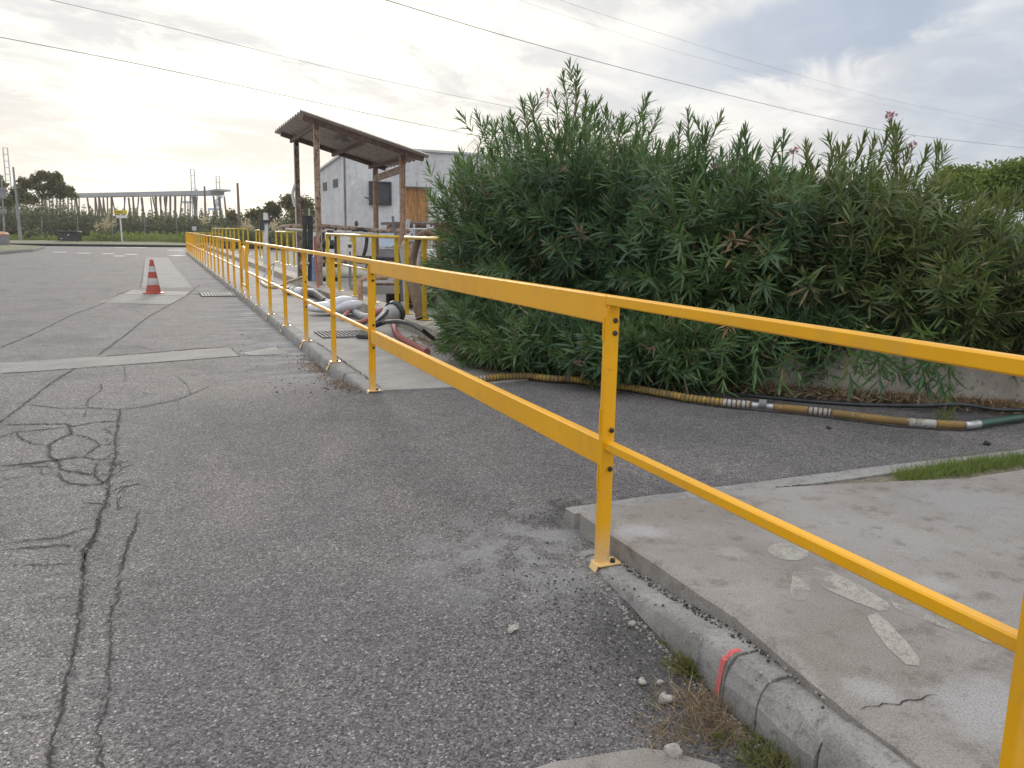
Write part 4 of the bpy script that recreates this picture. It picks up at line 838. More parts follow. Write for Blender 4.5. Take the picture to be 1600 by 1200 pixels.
def wall_rect(x0, y0, x1, y1, nm, mt_, d=.12, out=.0, plane='Y', frame=None):
    mb = MB()
    if plane == 'Y':
        a, b = atY(x0, y0, YF), atY(x1, y1, YF); mb.box(((a.x+b.x)/2, YF-out-d/2, (a.z+b.z)/2), (b.x-a.x, d, a.z-b.z)); o = mb.build(nm, mt_, bd)
        if frame:
            f_ = MB(); w = .08; ex = b.x-a.x; ez = a.z-b.z; cx_, cz_ = (a.x+b.x)/2, (a.z+b.z)/2
            for s_ in (-1, 1): f_.box((cx_+s_*ex/2, YF-out-d-.04, cz_), (w, .08, ez+w)); f_.box((cx_, YF-out-d-.045, cz_+s_*ez/2), (ex-w, .08, w))
            f_.box((cx_-ex*.18, YF-out-d-.04, cz_), (w*.7, .07, ez-w)); f_.build('frame', frame, o)
    else:
        a, b = atX(x0, y0, X0), atX(x1, y1, X0); mb.box((X0-out-d/2, (a.y+b.y)/2, (a.z+b.z)/2), (d, abs(b.y-a.y), abs(a.z-b.z))); o = mb.build(nm, mt_, bd)
    return o
w_ = wall_rect(577, 284, 610, 320, 'window', 'glass_dark', .06, frame='dark_steel')
d_ = wall_rect(633, 294.5, 668.5, 346, 'boarded_door', 'boards', .08)
mb = MB(); a = atY(651, 320, YF)
mb.box((a.x, YF-.09, a.z), (.03, .02, 2.6)); mb.build('board_joint', 'dark_rust', d_)
wall_rect(631, 291, 673, 294, 'lintel', 'concrete', .35)
wall_rect(505, 286, 511, 297, 'window', 'glass_dark', .04, plane='X'); wall_rect(521, 281, 528, 292, 'window', 'glass_dark', .04, plane='X')
a = atX(541, 300, X0)
mb = MB(); mb.tube([(X0-.05, YF+.35, zc-.1), (X0-.05, YF+.35, 0)], .05, 8); mb.build('downpipe', 'steel_grey', bd)
mb = MB(); a = atY(684.5, 281, YF); mb.lathe((0, 0, 0), [(.0, 0), (.22, .02), (.22, .10), (.1, .2)], 14); o = mb.build('wall_lamp', 'galvanized', bd); o.matrix_parent_inverse = Matrix.Identity(4); o.location = Vector((a.x, YF, a.z))-bd.location; o.rotation_euler = (pi/2, 0, 0)
mb = MB()
for q in (((670, 319), (712, 320)), ((684, 320), (684, 346)), ((700, 320), (700, 346)), ((671, 333), (712, 334))): mb.tube([atY(*q[0], YF-1), atY(*q[1], YF-1)], .025, 6)
mb.build('landing_rail', 'steel_grey', bd)
mb = MB(); a, b = atY(628, 346, YF-.6), atY(712, 349, YF-.6); mb.box(((a.x+b.x)/2, YF-.65, a.z-.08), (b.x-a.x, 1.25, .16)); mb.build('landing', 'concrete', bd)
mb = MB(); mb.tube([atD(570, 308, 22), atD(599, 319, 22)], .02, 6); mb.tube([atD(584, 306, 22), atD(586, 330, 22)], .012, 6)
tag(mb.build('loose_rod', 'dark_rust'), 'thin rusty rod hanging across the right shelter post in front of the dark window', 'rod')

# ------------------------------------------------------------------ overhead wires
def wire(name, label, px, Zh=None, r=.022):
    P = []
    for (x, y, D) in px: P.append(atD(x, y, D))
    mb = MB(); mb.tube(spline(P, 10), r, 5); tag(mb.build(name, 'cable'), label, 'power line', 'overhead wires')
wire('power_line', 'overhead wire lowest on the left, coming down over the shelter roof to the oleander', [(-80, 42, 50), (0, 58, 55), (240, 105, 66), (480, 157, 80), (620, 187, 92), (750, 213, 104), (830, 228, 112), (900, 240, 120)], r=.026)
wire('power_line', 'faint upper overhead wire crossing the bright part of the sky at the left', [(40, -12, 50), (80, 0, 53), (260, 42, 60), (430, 85, 68), (610, 128, 80), (820, 172, 98), (950, 197, 110)], r=.018)
wire('power_line', 'overhead wire from the top middle of the sky down behind the pink flower', [(560, -12, 48), (603, 0, 50), (810, 62, 60), (1040, 124, 74), (1270, 180, 94), (1420, 210, 110), (1600, 231, 128), (1700, 240, 138)], r=.026)
wire('power_line', 'very faint overhead wire high over the oleander hedge toward the right edge', [(840, -12, 62), (875, 0, 65), (937, 21, 70), (1095, 72, 84), (1158, 91, 90), (1317, 137, 108), (1437, 166, 124), (1640, 204, 158)], r=.011)
wire('power_line', 'faintest overhead wire, passing close above the middle of the hedge', [(780, -10, 66), (900, 30, 74), (1025, 71, 84), (1110, 95, 92), (1212, 123, 104), (1440, 176, 136), (1640, 212, 170)], r=.009)

# ------------------------------------------------------------------ far things
# long raised deck on piles
dk = empty('raised_walkway', (-5, 185, 0), 'long grey elevated deck on many brown piles beyond the scrub', 'elevated deck')
A = Vector(atD(350, 297.5, 150)); B = Vector(atD(70, 303, 186)); D_ = B-A
mb = MB(); mb.bar(A+D_*.03-Vector((0, 0, .45)), B-Vector((0, 0, .5)), 3.0, .8); 
mb.bar(A+Vector((0, 0, .05)), A+D_*.04-Vector((0, 0, .1)), 3.0, .3); mb.build('deck', 'deck_grey', dk)
for k in range(40):
    f_ = .03+.95*k/39; a = A+D_*f_; s_ = Vector((random.choice((-1.2, 1.2)), random.uniform(-1, 1), 0)); r_ = random.uniform(.12, .26)
    mb = MB(); mb.tube([a+s_-Vector((0, 0, 1.0)), Vector((a.x+s_.x*1.3, a.y, -.2))], r_, 6); mb.build('pile', 'pile_brown', dk)
for k in range(12):
    f_ = .05+.9*k/12; a = A+D_*f_; b = A+D_*(f_+.028*random.choice((-1, 1, 1)))
    mb = MB(); mb.tube([a-Vector((0, 0, 1.0)), Vector((b.x, b.y, .2))], .15, 6); mb.build('brace', 'pile_brown', dk)
def crane(px, ytop, D, w, label, arm=True, ybase=352):
    e = empty('harbour_crane', (atD(px, 352, D).x, atD(px, 352, D).y, 0), label, 'crane', 'harbour cranes on the horizon')
    q = D/F_PX; T = atD(px, ytop, D); B_ = Vector((T.x, T.y, 0)); sd = Vector((_r0.x, _r0.y, 0)); hw = w/2*q
    for s_ in (-1, 1): mb = MB(); mb.tube([T+sd*s_*hw, B_+sd*s_*hw*1.2], .8*q, 4); mb.build('leg', 'crane_grey', e)
    mb = MB(); k = 0; z = T.z
    while z > T.z*.45: mb.tube([Vector((T.x, T.y, z))-sd*hw, Vector((T.x, T.y, z))+sd*hw], .45*q, 4); z -= 10*q
    mb.build('tie', 'crane_grey', e)
    if arm:
        c_ = atD(px-3, ytop+52, D); mb = MB(); mb.bar(c_-sd*12*q, c_+sd*10*q, 2.5*q, 3.5*q); mb.bar(atD(px-6, ytop+40, D), atD(px+8, ytop+32, D), 2*q, 2.5*q); mb.build('boom', 'crane_blue', e)
        mb = MB(); mb.box(atD(px+1, ytop+44, D), (7*q, 5*q, 7*q)); mb.build('cab', 'crane_blue', e)
        for dx in (-7, 7): mb = MB(); mb.tube([atD(px+dx, ytop+54, D), Vector((atD(px+dx, 352, D).x, atD(px+dx, 352, D).y, 0))], 1.1*q, 4); mb.build('leg', 'crane_blue', e)
crane(300.5, 264, 500, 5.5, 'tall blue and grey harbour crane standing behind the end of the elevated deck')
crane(340, 275, 560, 5, 'smaller blue harbour crane just right of the end of the elevated deck')
crane(8, 231, 420, 7, 'grey harbour crane mast at the far left behind the round tree', arm=False)
def pole(px0, y0, px1, y1, D, r, label, nm='pole', mt_='steel_grey', extra=None, lean=True):
    T = atD(px0, y0, D); B_ = atD(px1, y1, D); e = empty(nm, (B_.x, B_.y, 0), label, 'pole'); mb = MB(); mb.tube([Vector((B_.x, B_.y, -.1)), T], [r*1.2, r*.8], 8); mb.build('shaft', mt_, e)
    if extra: extra(e, T, B_)
    return e
pole(20.5, 261, 33, 384, 64, .085, 'grey leaning lamp pole standing at the left of the road in front of the tree', 'street_pole', extra=lambda e, T, B_: MB().tube([Vector((B_.x, B_.y, -.05)), B_.lerp(T, .52)], .13, 8).build('sleeve', 'steel_grey', e))
def lampx(e, T, B_):
    m_ = MB(); m_.tube(spline([T, T+Vector((-.8, 0, .3)), T+Vector((-2.0, 0, .3))]), .10, 6); m_.build('arm', 'steel_grey', e); m_ = MB(); m_.box(B_.lerp(T, .42)+Vector((-.6, 0, 0)), (1.6, .3, .35), bev=.05); m_.box(B_.lerp(T, .72), (.5, .3, .8), bev=.05); m_.build('bracket', 'steel_grey', e)
pole(2, 275, 7, 372, 62, .07, 'thin grey pole with brackets at the far left edge of the photo', 'street_pole', extra=lampx)
pole(371, 286, 374, 350, 80, .13, 'single thin dark utility pole between the deck and the shelter', 'utility_pole', 'pile_brown')
pole(319.5, 291, 320.5, 340, 100, .14, 'short dark utility pole in front of the end of the elevated deck', 'utility_pole', 'pile_brown')
# sign post
p = atD(191, 374, 68); sg = empty('road_sign', (p.x, p.y, 0), 'yellow sign over a small white sign on a pale post on the verge', 'sign')
mb = MB(); mb.tube([Vector((p.x, p.y, -.05)), atD(188, 341, 68)], .07, 8); mb.build('post', 'galvanized', sg)
mb = MB(); c_ = atD(188, 331.5, 67.9); mb.box(c_, (1.05, .05, .34), rz=-.2, bev=.01); mb.build('yellow_plate', 'sign_yellow', sg)
mb = MB(); c_ = atD(190, 338.5, 67.9); mb.box(c_, (.88, .05, .24), rz=-.2, bev=.01); mb.build('white_plate', 'white_paint', sg)
mb = MB()
c_ = atD(188, 331.5, 67.85)
for k in range(8): mb.box(c_+Vector((-.36+k*.1, .0-.02*k*0, 0)), (.07, .02, .07), rz=-.2)
mb.build('lettering', 'dark_steel', sg)
# fence
fe = empty('wire_fence', (-3, 69, 0), 'sagging wire fence on thin pale posts along the far verge', 'fence')
for px in (66, 122, 176, 227, 277): mb = MB(); a = atD(px, 378, 69); b = atD(px-1, 338, 69); mb.tube([Vector((a.x, a.y, -.05)), b], .032, 6); mb.build('post', 'steel_grey', fe)
for z in (.4, 1.0, 1.6, 2.2): mb = MB(); mb.tube([(-30, 72, z), (-12, 70.3, z-.03), (12, 68.8, z)], .003, 4); mb.build('wire', 'steel_grey', fe)
mb = MB(); c_ = atD(303.5, 357, 60); mb.box(c_, (.30, .05, .30), bev=.01); c2_ = MB(); e = empty('small_sign', (c_.x, c_.y, 0), 'tiny pale square plate on a post behind the end of the yellow rail', 'sign'); mb.build('plate', 'galvanized', e); mb = MB(); mb.tube([(c_.x, c_.y+.03, -.1), (c_.x, c_.y+.03, c_.z)], .03, 6); mb.build('post', 'steel_grey', e)
# black skip by the verge
a = atD(92.5, 379, 65.5); b = atD(124, 363, 65.5); w = (b-a).length*.88; e = empty('dumpster', ((a.x+b.x)/2, 67.5, 0), 'black wheeled container parked on the far verge, left of the sign', 'container')
cx_ = (a.x+b.x)/2; cy_ = (a.y+b.y)/2; zb_ = a.z+.12
mb = MB(); mb.box((cx_, cy_+.5, zb_+.38), (1.55, 1.0, .70), rz=-.2, bev=.04); mb.build('body', 'black_plastic', e)
mb = MB(); mb.box((cx_-.02, cy_+.48, zb_+.76), (1.62, 1.08, .07), rz=-.2, bev=.02); mb.build('lid', 'dark_steel', e)
for s_ in (-1, 1): mb = MB(); mb.tube([(cx_+s_*.55, cy_, zb_-.02), (cx_+s_*.55+.1, cy_, zb_-.02)], .14, 12); mb.build('wheel', 'black_plastic', e)
mb = MB(); mb.box((cx_-.05, cy_-.10, zb_+.5), (.12, .02, .10)); mb.box((cx_-.58, cy_+.02, zb_+.2), (.16, .02, .07)); mb.build('reflector', 'cone_white', e)
p = at(3, 384, 0); e = empty('bin', (p.x, p.y, 0), 'low grey bin with an orange lid at the left edge by the traffic island', 'bin'); 
mb = MB(); mb.lathe((p.x, p.y, -.1), [(.42, 0), (.45, .75)], 14); mb.build('body', 'steel_grey', e); mb = MB(); mb.lathe((p.x, p.y, .65), [(.47, 0), (.48, .08), (.3, .2), (.05, .24)], 14); mb.build('lid', 'orange_plastic', e)

# ------------------------------------------------------------------ vegetation (numpy)
def np_mesh(name, V, FQ, FT, mt_, parent=None, smooth=True):
    me = bpy.data.meshes.new(name); nq, nt_ = len(FQ), len(FT)
    me.vertices.add(len(V)); me.vertices.foreach_set('co', np.asarray(V, np.float32).ravel())
    loops = np.concatenate([np.asarray(FQ, np.int32).ravel(), np.asarray(FT, np.int32).ravel()]).astype(np.int32)
    me.loops.add(len(loops)); me.loops.foreach_set('vertex_index', loops)
    st = np.concatenate([np.arange(nq)*4, nq*4+np.arange(nt_)*3]).astype(np.int32); me.polygons.add(nq+nt_); me.polygons.foreach_set('loop_start', st)
    me.materials.append(MATS[mt_]); me.update(calc_edges=True)
    if smooth: me.polygons.foreach_set('use_smooth', np.ones(nq+nt_, bool))
    o = bpy.data.objects.new(name, me); C.objects.link(o)
    if parent: o.parent = parent; o.matrix_parent_inverse = Matrix.Translation(-Vector(parent.location))
    return o
def nrm(a): return a/np.maximum(np.linalg.norm(a, axis=-1, keepdims=True), 1e-9)
def leaves(P, D, Nn, L, Wd, bend):
    """folded lance-shaped blades: P base, D direction, Nn face normal, all (n,3)"""
    D = nrm(D); Sd = nrm(np.cross(D, Nn)); Nn = np.cross(Sd, D); n = len(P); L = L[:, None]; Wd = Wd[:, None]; bend = bend[:, None]
    def pt(u, w, h): return P+D*L*u+Sd*Wd*w+Nn*(h*Wd-bend*L*u*u)
    V = np.stack([pt(0, 0, 0), pt(.33, -.5, .22), pt(.33, 0, 0), pt(.33, .5, .22), pt(.70, -.38, .16), pt(.70, 0, 0), pt(.70, .38, .16), pt(1, 0, 0)], 1).reshape(-1, 3)
    b = (np.arange(n)*8)[:, None]
    FQ = np.concatenate([b+np.array([1, 2, 5, 4]), b+np.array([2, 3, 6, 5])]); FT = np.concatenate([b+np.array([0, 2, 1]), b+np.array([0, 3, 2]), b+np.array([4, 5, 7]), b+np.array([5, 6, 7])])
    return V, FQ, FT
def shoots(T0, G, Ln, dens=.031, lf=(.13, .22), droop=.0, up=1.0):
    """leafy shoots: T0 tip positions, G growth directions, Ln lengths -> leaf arrays"""
    Ps, Ds, Ns, Ls, Ws, Bs = [], [], [], [], [], []
    for t0, g, ln in zip(T0, G, Ln):
        g = g/np.linalg.norm(g); a = np.cross(g, [0.3, .2, .93]); a /= np.linalg.norm(a)+1e-9; b = np.cross(g, a)
        k = max(4, int(ln/dens)); u = np.linspace(0, 1, k)         # 0 tip .. 1 base
        ph = RN.uniform(0, 6.3); reps = 3
        for r_ in range(reps):
            ang = ph+u*k*1.05+r_*2.094+RN.normal(0, .25, k); rad = np.cos(ang)[:, None]*a+np.sin(ang)[:, None]*b
            open_ = np.clip(.20+.9*np.sqrt(u)+RN.normal(0, .26, k), .06, 1.6)[:, None]
            d = g*np.cos(open_)+rad*np.sin(open_); d[:, 2] -= droop*u*RN.uniform(.3, 1.2, k)
            keep = RN.uniform(0, 1, k) > .12+.35*u*u
            Ps.append((t0-g*ln*u[:, None])[keep]); Ds.append(d[keep]); nn = np.cross(np.cross(d, rad), d)*-1+g*.6; Ns.append(nn[keep])
            s_ = (.55+.45*np.clip(u*5, 0, 1))[keep]; Ls.append(RN.uniform(*lf, keep.sum())*s_); Ws.append(RN.uniform(.016, .0235, keep.sum())*(.7+.3*s_)); Bs.append((RN.uniform(.02, .38, keep.sum())*(u[keep]+.25)))
    return leaves(np.concatenate(Ps), np.concatenate(Ds), np.concatenate(Ns), np.concatenate(Ls), np.concatenate(Ws), np.concatenate(Bs))
def oleander(px, D, ytop, R, label, n=230, mt_='oleander_leaf', zb=.30, tall=(), Rk=1.0, low=.25):
    base = atD(px, 520, D); c = np.array([base.x, base.y]); top = atD(px, ytop, D).z-.12
    e = empty('oleander', (c[0], c[1], zb), label, 'oleander', 'oleander bushes of the hedge')
    zc_ = zb+(top-zb)*.50; hz = (top-zb)*.50
    n = int(n*1.12); d = nrm(RN.normal(0, 1, (n*3, 3))); d = d[d[:, 2] > -.93][:n]
    toCam = nrm(np.array([CAM.x-c[0], CAM.y-c[1]]))
    rr = RN.uniform(.80, 1.04, n)*(1+.13*np.sin(d[:, 0]*7+px)+.13*np.sin(d[:, 2]*9+px*.3)+.08*np.sin(d[:, 1]*13+px)); flat_ = np.sign(d[:, 2])*np.abs(d[:, 2])**.8
    T0 = np.stack([c[0]+d[:, 0]*R*rr, c[1]+d[:, 1]*R*rr, zc_+flat_*hz*rr], 1); T0[:, 2] = np.maximum(T0[:, 2], zb+(.28 if px > 1170 and zb < .5 else 0))
    G = d*np.array([.9, .9, .35])+np.array([0, 0, 1])*np.clip(.35+1.0*d[:, 2], -.15, 1.2)[:, None]+RN.normal(0, .22, (n, 3))
    Ln = RN.uniform(.35, .65, n)
    # tall leaders standing out of the skyline
    TT, GG, LL = [], [], []
    for (tx, ty) in tall:
        q = atD(tx, ty, D+RN.uniform(-.3, .3)); TT.append((q.x, q.y, q.z)); GG.append((RN.normal(0, .22), RN.normal(0, .22), 1)); LL.append(RN.uniform(.35, .75))
    # inner filling
    m_ = int(n*.5); di = nrm(RN.normal(0, 1, (m_, 3))); ri = RN.uniform(.25, .75, m_)
    TI = np.stack([c[0]+di[:, 0]*R*ri, c[1]+di[:, 1]*R*ri, zc_+di[:, 2]*hz*ri], 1); GI = di*.6+np.array([0, 0, .6])+RN.normal(0, .3, (m_, 3))
    V1 = shoots(T0, G, Ln, droop=.75); V2 = shoots(TI, GI, RN.uniform(.35, .5, m_), dens=.042, droop=.7)
    parts = [V1, V2]
    if TT: parts.append(shoots(np.array(TT), np.array(GG), LL, dens=.026, lf=(.12, .20)))
    nd = max(3, n//28); dd_ = nrm(RN.normal(0, 1, (nd, 3))); TD = np.stack([c[0]+dd_[:, 0]*R*.93, c[1]+dd_[:, 1]*R*.93, zc_+dd_[:, 2]*hz*.9], 1)
    Vd, Qd, Td = shoots(TD, dd_*.8+RN.normal(0, .4, (nd, 3)), RN.uniform(.25, .4, nd), dens=.06, droop=1.2, lf=(.08, .16)); np_mesh('dead_leaves', Vd, Qd, Td, 'dead_leaf', e)
    VV = np.concatenate([p[0] for p in parts]); off = 0; Q = []; T_ = []
    for p in parts: Q.append(p[1]+off); T_.append(p[2]+off); off += len(p[0])
    np_mesh('foliage', VV, np.concatenate(Q), np.concatenate(T_), mt_, e)
    mb = MB()
    allT = list(zip(T0, G, Ln))[::4]+[(np.array(t_), np.array(g_), l_) for t_, g_, l_ in zip(TT, GG, LL)]
    for t0, g_, ln in allT:
        g_ = g_/np.linalg.norm(g_); b_ = t0-g_*ln; root = Vector((c[0]+RN.normal(0, .12), c[1]+RN.normal(0, .12), zb-.15)); mid = root.lerp(Vector(b_), .55)+Vector((0, 0, .15*(b_[2]-zb)))
        mb.tube(spline([root, mid, Vector(b_), Vector(t0)], 4), [.014]*5+[.011]*4+[.006]*3+[.003], 4, cap=False)
    mb.build('stems', 'twig', e, smooth=True)
    return e
oleander(785, 9.3, 225, .85, 'leftmost oleander bush, overhanging the walkway and the old railing', 250, tall=((745, 178), (762, 188), (775, 195), (712, 250), (722, 262), (735, 248), (800, 185), (704, 275), (698, 300), (785, 190)), zb=.05)
oleander(868, 8.9, 165, 1.05, 'tallest oleander bush with a high leafy peak', 280, tall=((890, 103), (880, 118), (902, 112), (868, 150), (915, 150), (830, 155), (815, 158), (845, 150), (935, 160), (925, 172)), zb=.1)
oleander(700+265, 8.5, 205, 1.0, 'oleander bush right of the tall peak, behind the near rail post', 260, tall=((1012, 153), (1005, 172), (975, 185), (950, 178), (1030, 178)))
oleander(1075, 8.0, 215, 1.0, 'oleander bush with even leafy tips, second right of the tall peak', 260, tall=((1075, 178), (1088, 190), (1105, 200), (1125, 184), (1062, 195)))
oleander(1180, 7.7, 230, .98, 'oleander bush with a lone upright shoot in the middle of the hedge', 250, tall=((1163, 204), (1157, 215), (1225, 212), (1215, 225)))
oleander(1285, 7.4, 240, .95, 'oleander bush with a single low pink bloom near the middle of the hedge', 240, tall=((1260, 226), (1296, 218), (1310, 232), (1325, 222)), mt_='oleander_olive')
oleander(1392, 7.3, 250, .92, 'open oleander bush topped by a pink flower on the highest stem of the right half', 230, tall=((1393, 192), (1403, 205), (1385, 212), (1350, 215), (1365, 222), (1420, 235), (1405, 218)), mt_='oleander_olive')
oleander(1490, 7.0, 318, .95, 'lower olive green oleander bush near the right edge, over the bare wall', 230, tall=((1465, 228), (1475, 240), (1448, 238), (1510, 295), (1530, 302)), mt_='oleander_olive')
oleander(1595, 7.1, 330, 1.0, 'rightmost low oleander bush in front of the pine trees', 220, tall=((1570, 300), (1590, 305)), mt_='oleander_olive')
oleander(1010, 10.3, 215, 1.2, 'oleander bush in the back row behind the near rail post', 170, mt_='oleander_leaf')
oleander(1230, 9.4, 258, 1.2, 'oleander bush in the back row behind the middle of the hedge', 170, mt_='oleander_olive')
oleander(1480, 8.8, 312, 1.2, 'oleander bush in the back row behind the bush over the bare wall', 150, mt_='oleander_olive')
oleander(1700, 8.0, 325, 1.2, 'oleander bush running out of the picture at the right', 90, mt_='oleander_olive')
# skirt bushes hanging low over the wall foot
oleander(768, 8.3, 430, .55, 'low overhanging oleander growth touching the walkway slab at the left end of the hedge', 120, zb=-.05)
oleander(850, 7.9, 455, .68, 'low overhanging oleander growth above the first stretch of yellow hose', 130, zb=.05)
oleander(960, 7.4, 460, .66, 'low overhanging oleander growth directly behind the near rail post', 130, zb=.05)
oleander(1065, 7.1, 465, .60, 'low overhanging oleander growth above the brightest yellow stretch of hose', 120, zb=.12)
oleander(1160, 7.1, 470, .52, 'low overhanging oleander growth above the metal hose coupling', 90, zb=.48)
oleander(1280, 7.0, 460, .45, 'oleander growth drooping over the wall left of its bare end', 80, zb=.62)
# drooping sprays on the wall
T0 = []; G = []; Ln = []
for (x, y) in ((1350, 582), (1375, 600), (1330, 600), (1450, 606), (1470, 612), (1485, 600), (1440, 596), (1415, 590), (1400, 585), (1250, 590), (1180, 590), (1220, 600), (1300, 588), (1130, 600), (1385, 578), (1425, 580), (1460, 575), (1340, 570)):
    q = atD(x, y, 5.55 if x > 1300 else 6.1); T0.append((q.x, q.y, q.z)); G.append((RN.normal(-.35, .25), -.5+RN.normal(0, .2), -.6)); Ln.append(.38)
e = empty('oleander_sprays', (3.9, 5.1, .45), 'loose oleander sprays hanging down over the face of the retaining wall', 'oleander')
V, FQ, FT = shoots(np.array(T0), np.array(G), Ln, dens=.045); np_mesh('foliage', V, FQ, FT, 'oleander_leaf', e)
# pink flowers
def flower(x, y, D, n, label):
    q = atD(x, y, D); P = np.array([[q.x, q.y, q.z]]*n)+RN.normal(0, .018, (n, 3)); d = nrm(RN.normal(0, 1, (n, 3))+[0, 0, .3])
    V, FQ, FT = leaves(P, d, nrm(RN.normal(0, 1, (n, 3))), RN.uniform(.025, .04, n), RN.uniform(.02, .03, n), np.full(n, .2)); o = np_mesh('flower', V, FQ, FT, 'flower_pink'); tag(o, label, 'flower', 'oleander flowers')
    m_ = MB(); m_.tube([Vector(q)-Vector((0, 0, .16)), q], .004, 5); m_.build('stem', 'twig', o)
flower(1392, 181, 7.3, 26, 'pink oleander flower topping the highest stem in the right half of the hedge'); flower(1240, 236, 7.5, 22, 'pink oleander flower low between two bushes near the middle of the hedge'); flower(1425, 226, 7.2, 14, 'pale pink oleander bloom just right of the topmost flower'); flower(856, 143, 8.9, 14, 'faded pinkish flower head left of the tallest oleander peak'); flower(1134, 262, 8, 8, 'tiny pink bloom against the sky above the hedge middle')

# --- generic far foliage of leaf clumps
def clumps(P, size, mt_, name='foliage', parent=None, asp=.55):
    n = len(P); d = nrm(RN.normal(0, 1, (n, 3))); nn = nrm(RN.normal(0, 1, (n, 3))+[0, 0, .5]); s = size*RN.uniform(.6, 1.3, n)
    V, FQ, FT = leaves(P-d*s[:, None]*.5, d, nn, s, s*asp, np.full(n, .1)); return np_mesh(name, V, FQ, FT, mt_, parent, smooth=False)
def ellip(c, r, n, shell=.5):
    d = nrm(RN.normal(0, 1, (n, 3))); return np.array(c)+d*np.array(r)*(RN.uniform(shell, 1, n)[:, None])
def tree(px, ybase, D, blobs, label, mt_='tree_leaf', size=.35, cat='tree', nm='tree', group=None, trunk=True, dens=1.):
    b = atD(px, ybase, D); e = empty(nm, (b.x, b.y, -.1), label, cat, group); q = D/F_PX; P = []; mb = MB(); r0 = .018*D/6
    for (x, y, rx, ry, n) in blobs:
        c = atD(x, y, D); cc = np.array([c.x+RN.normal(0, rx*q*.3), c.y+RN.normal(0, rx*q*.6), c.z]); P.append(cc+np.clip(RN.normal(0, .48, (int(n*dens), 3)), -1.15, 1.15)*np.array([rx*q, rx*q*.8, ry*q]))
        if trunk: root = Vector((b.x, b.y, -.1)); mid = root.lerp(Vector(cc), .5)+Vector((0, 0, -.2*q*ry)); mb.tube(spline([root, root.lerp(mid, .6)+Vector((random.gauss(0, .15), 0, .1)), mid, Vector(cc)], 4), [.05*q*10*(1-.07*i) for i in range(13)], 6)
    clumps(np.concatenate(P), size, mt_, 'crown', e)
    if trunk: mb.build('trunk', 'bark', e, smooth=True)
    return e
tree(68, 345, 92, [(x, y, r, r*.8, int(r*r*3.2)) for x, y, r in ((34, 300, 10), (44, 288, 9), (54, 280, 9), (66, 276, 9), (78, 278, 9), (90, 283, 9), (100, 291, 8), (106, 301, 7), (40, 310, 10), (58, 294, 9), (74, 292, 8), (88, 297, 8), (97, 306, 6), (26, 312, 10), (52, 312, 9), (66, 306, 6), (80, 304, 5), (30, 292, 8), (36, 282, 7), (112, 296, 6), (114, 306, 6), (60, 271, 6), (86, 275, 7), (20, 302, 8))], 'broad round crowned tree left of the elevated deck', size=.36)
tree(3, 350, 88, [(0, 290, 10, 14, 300), (-5, 310, 14, 16, 350), (12, 318, 9, 9, 160)], 'partly cropped tree at the left edge behind the thin poles', size=.42)
tree(425, 360, 78, [(418, 326, 6, 8, 200), (428, 322, 7, 7, 240), (422, 338, 10, 12, 400), (436, 330, 7, 12, 300)], 'dark bushy tree right of the grey concrete post', size=.32)
tree(455, 360, 76, [(448, 316, 8, 10, 230), (457, 322, 9, 14, 330), (468, 318, 8, 13, 260), (478, 322, 9, 14, 300), (490, 328, 8, 14, 240), (465, 338, 22, 12, 500), (452, 308, 5, 5, 80)], 'loose light crowned tree behind the two left shelter posts', size=.28)
tree(395, 362, 82, [(392, 336, 9, 8, 260), (403, 334, 8, 8, 240), (385, 342, 10, 8, 220), (362, 334, 7, 7, 160), (366, 342, 10, 8, 200)], 'low dark tree between the utility pole and the concrete post', size=.3)
# umbrella pines right
tree(1500, 330, 32, [(1470, 292, 34, 16, 3600), (1510, 278, 42, 18, 4800), (1540, 292, 40, 24, 4400)], 'rounded pine with a dense flat crown behind the right end of the hedge', 'pine_leaf', .13, nm='pine_tree')
tree(1620, 330, 29, [(1570, 285, 36, 26, 4200), (1605, 268, 36, 18, 4400), (1650, 280, 40, 26, 3000), (1600, 300, 60, 26, 4000)], 'larger pine crown cut off by the right edge of the photo', 'pine_leaf', .13, nm='pine_tree')
# scrub belt beyond the cross road
def belt(x0, x1, D0, D1, hfun, n, size, mt_, name, label, cat='scrub'):
    u = RN.uniform(0, 1, n); x = x0+(x1-x0)*u; D = RN.uniform(D0, D1, n); P = np.zeros((n, 3))
    for i in range(n):
        q = atD(x[i], 356, D[i]); h = hfun(x[i])*(.8+.35*math.sin(x[i]*.13+D[i]*.9)*math.sin(x[i]*.31+1)); P[i] = (q.x, q.y, -.1+h*RN.uniform(0, 1)**.7)
    o = clumps(P, size, mt_, name, None, .45); tag(o, label, cat, None, 'stuff'); return o
belt(-120, 520, 76, 92, lambda x: 2.6 if x < 150 else 2.4-.0006*(x-150), 30000, .36, 'dark_scrub', 'scrub', 'dense dark grey green scrub belt beyond the cross road')
belt(-120, 560, 84, 100, lambda x: 4.2-1.1*float(sm(x, 60, 170)), 45000, .27, 'scrub_leaf', 'reeds', 'lighter green bushes and reeds rising behind the dark scrub')
belt(-60, 320, 68, 75, lambda x: .55 if x < 140 else .95, 12000, .22, 'grass_leaf', 'tall_grass', 'tall green grass and weeds on the far verge', 'grass')
belt(330, 520, 62, 74, lambda x: 1.5, 5000, .35, 'scrub_leaf', 'scrub', 'green and pale scrub behind the far yellow railings')
belt(520, 2200, 60, 110, lambda x: 3.2, 5000, .9, 'scrub_leaf', 'scrub', 'scrub behind the warehouse and the hedge')
tree(56, 378, 70, [(50, 368, 10, 6, 420), (62, 370, 11, 6, 400), (56, 362, 6, 5, 160)], 'rounded green shrub on the verge between lamp pole and black container', 'scrub_leaf', .22, cat='shrub', nm='shrub', trunk=False)
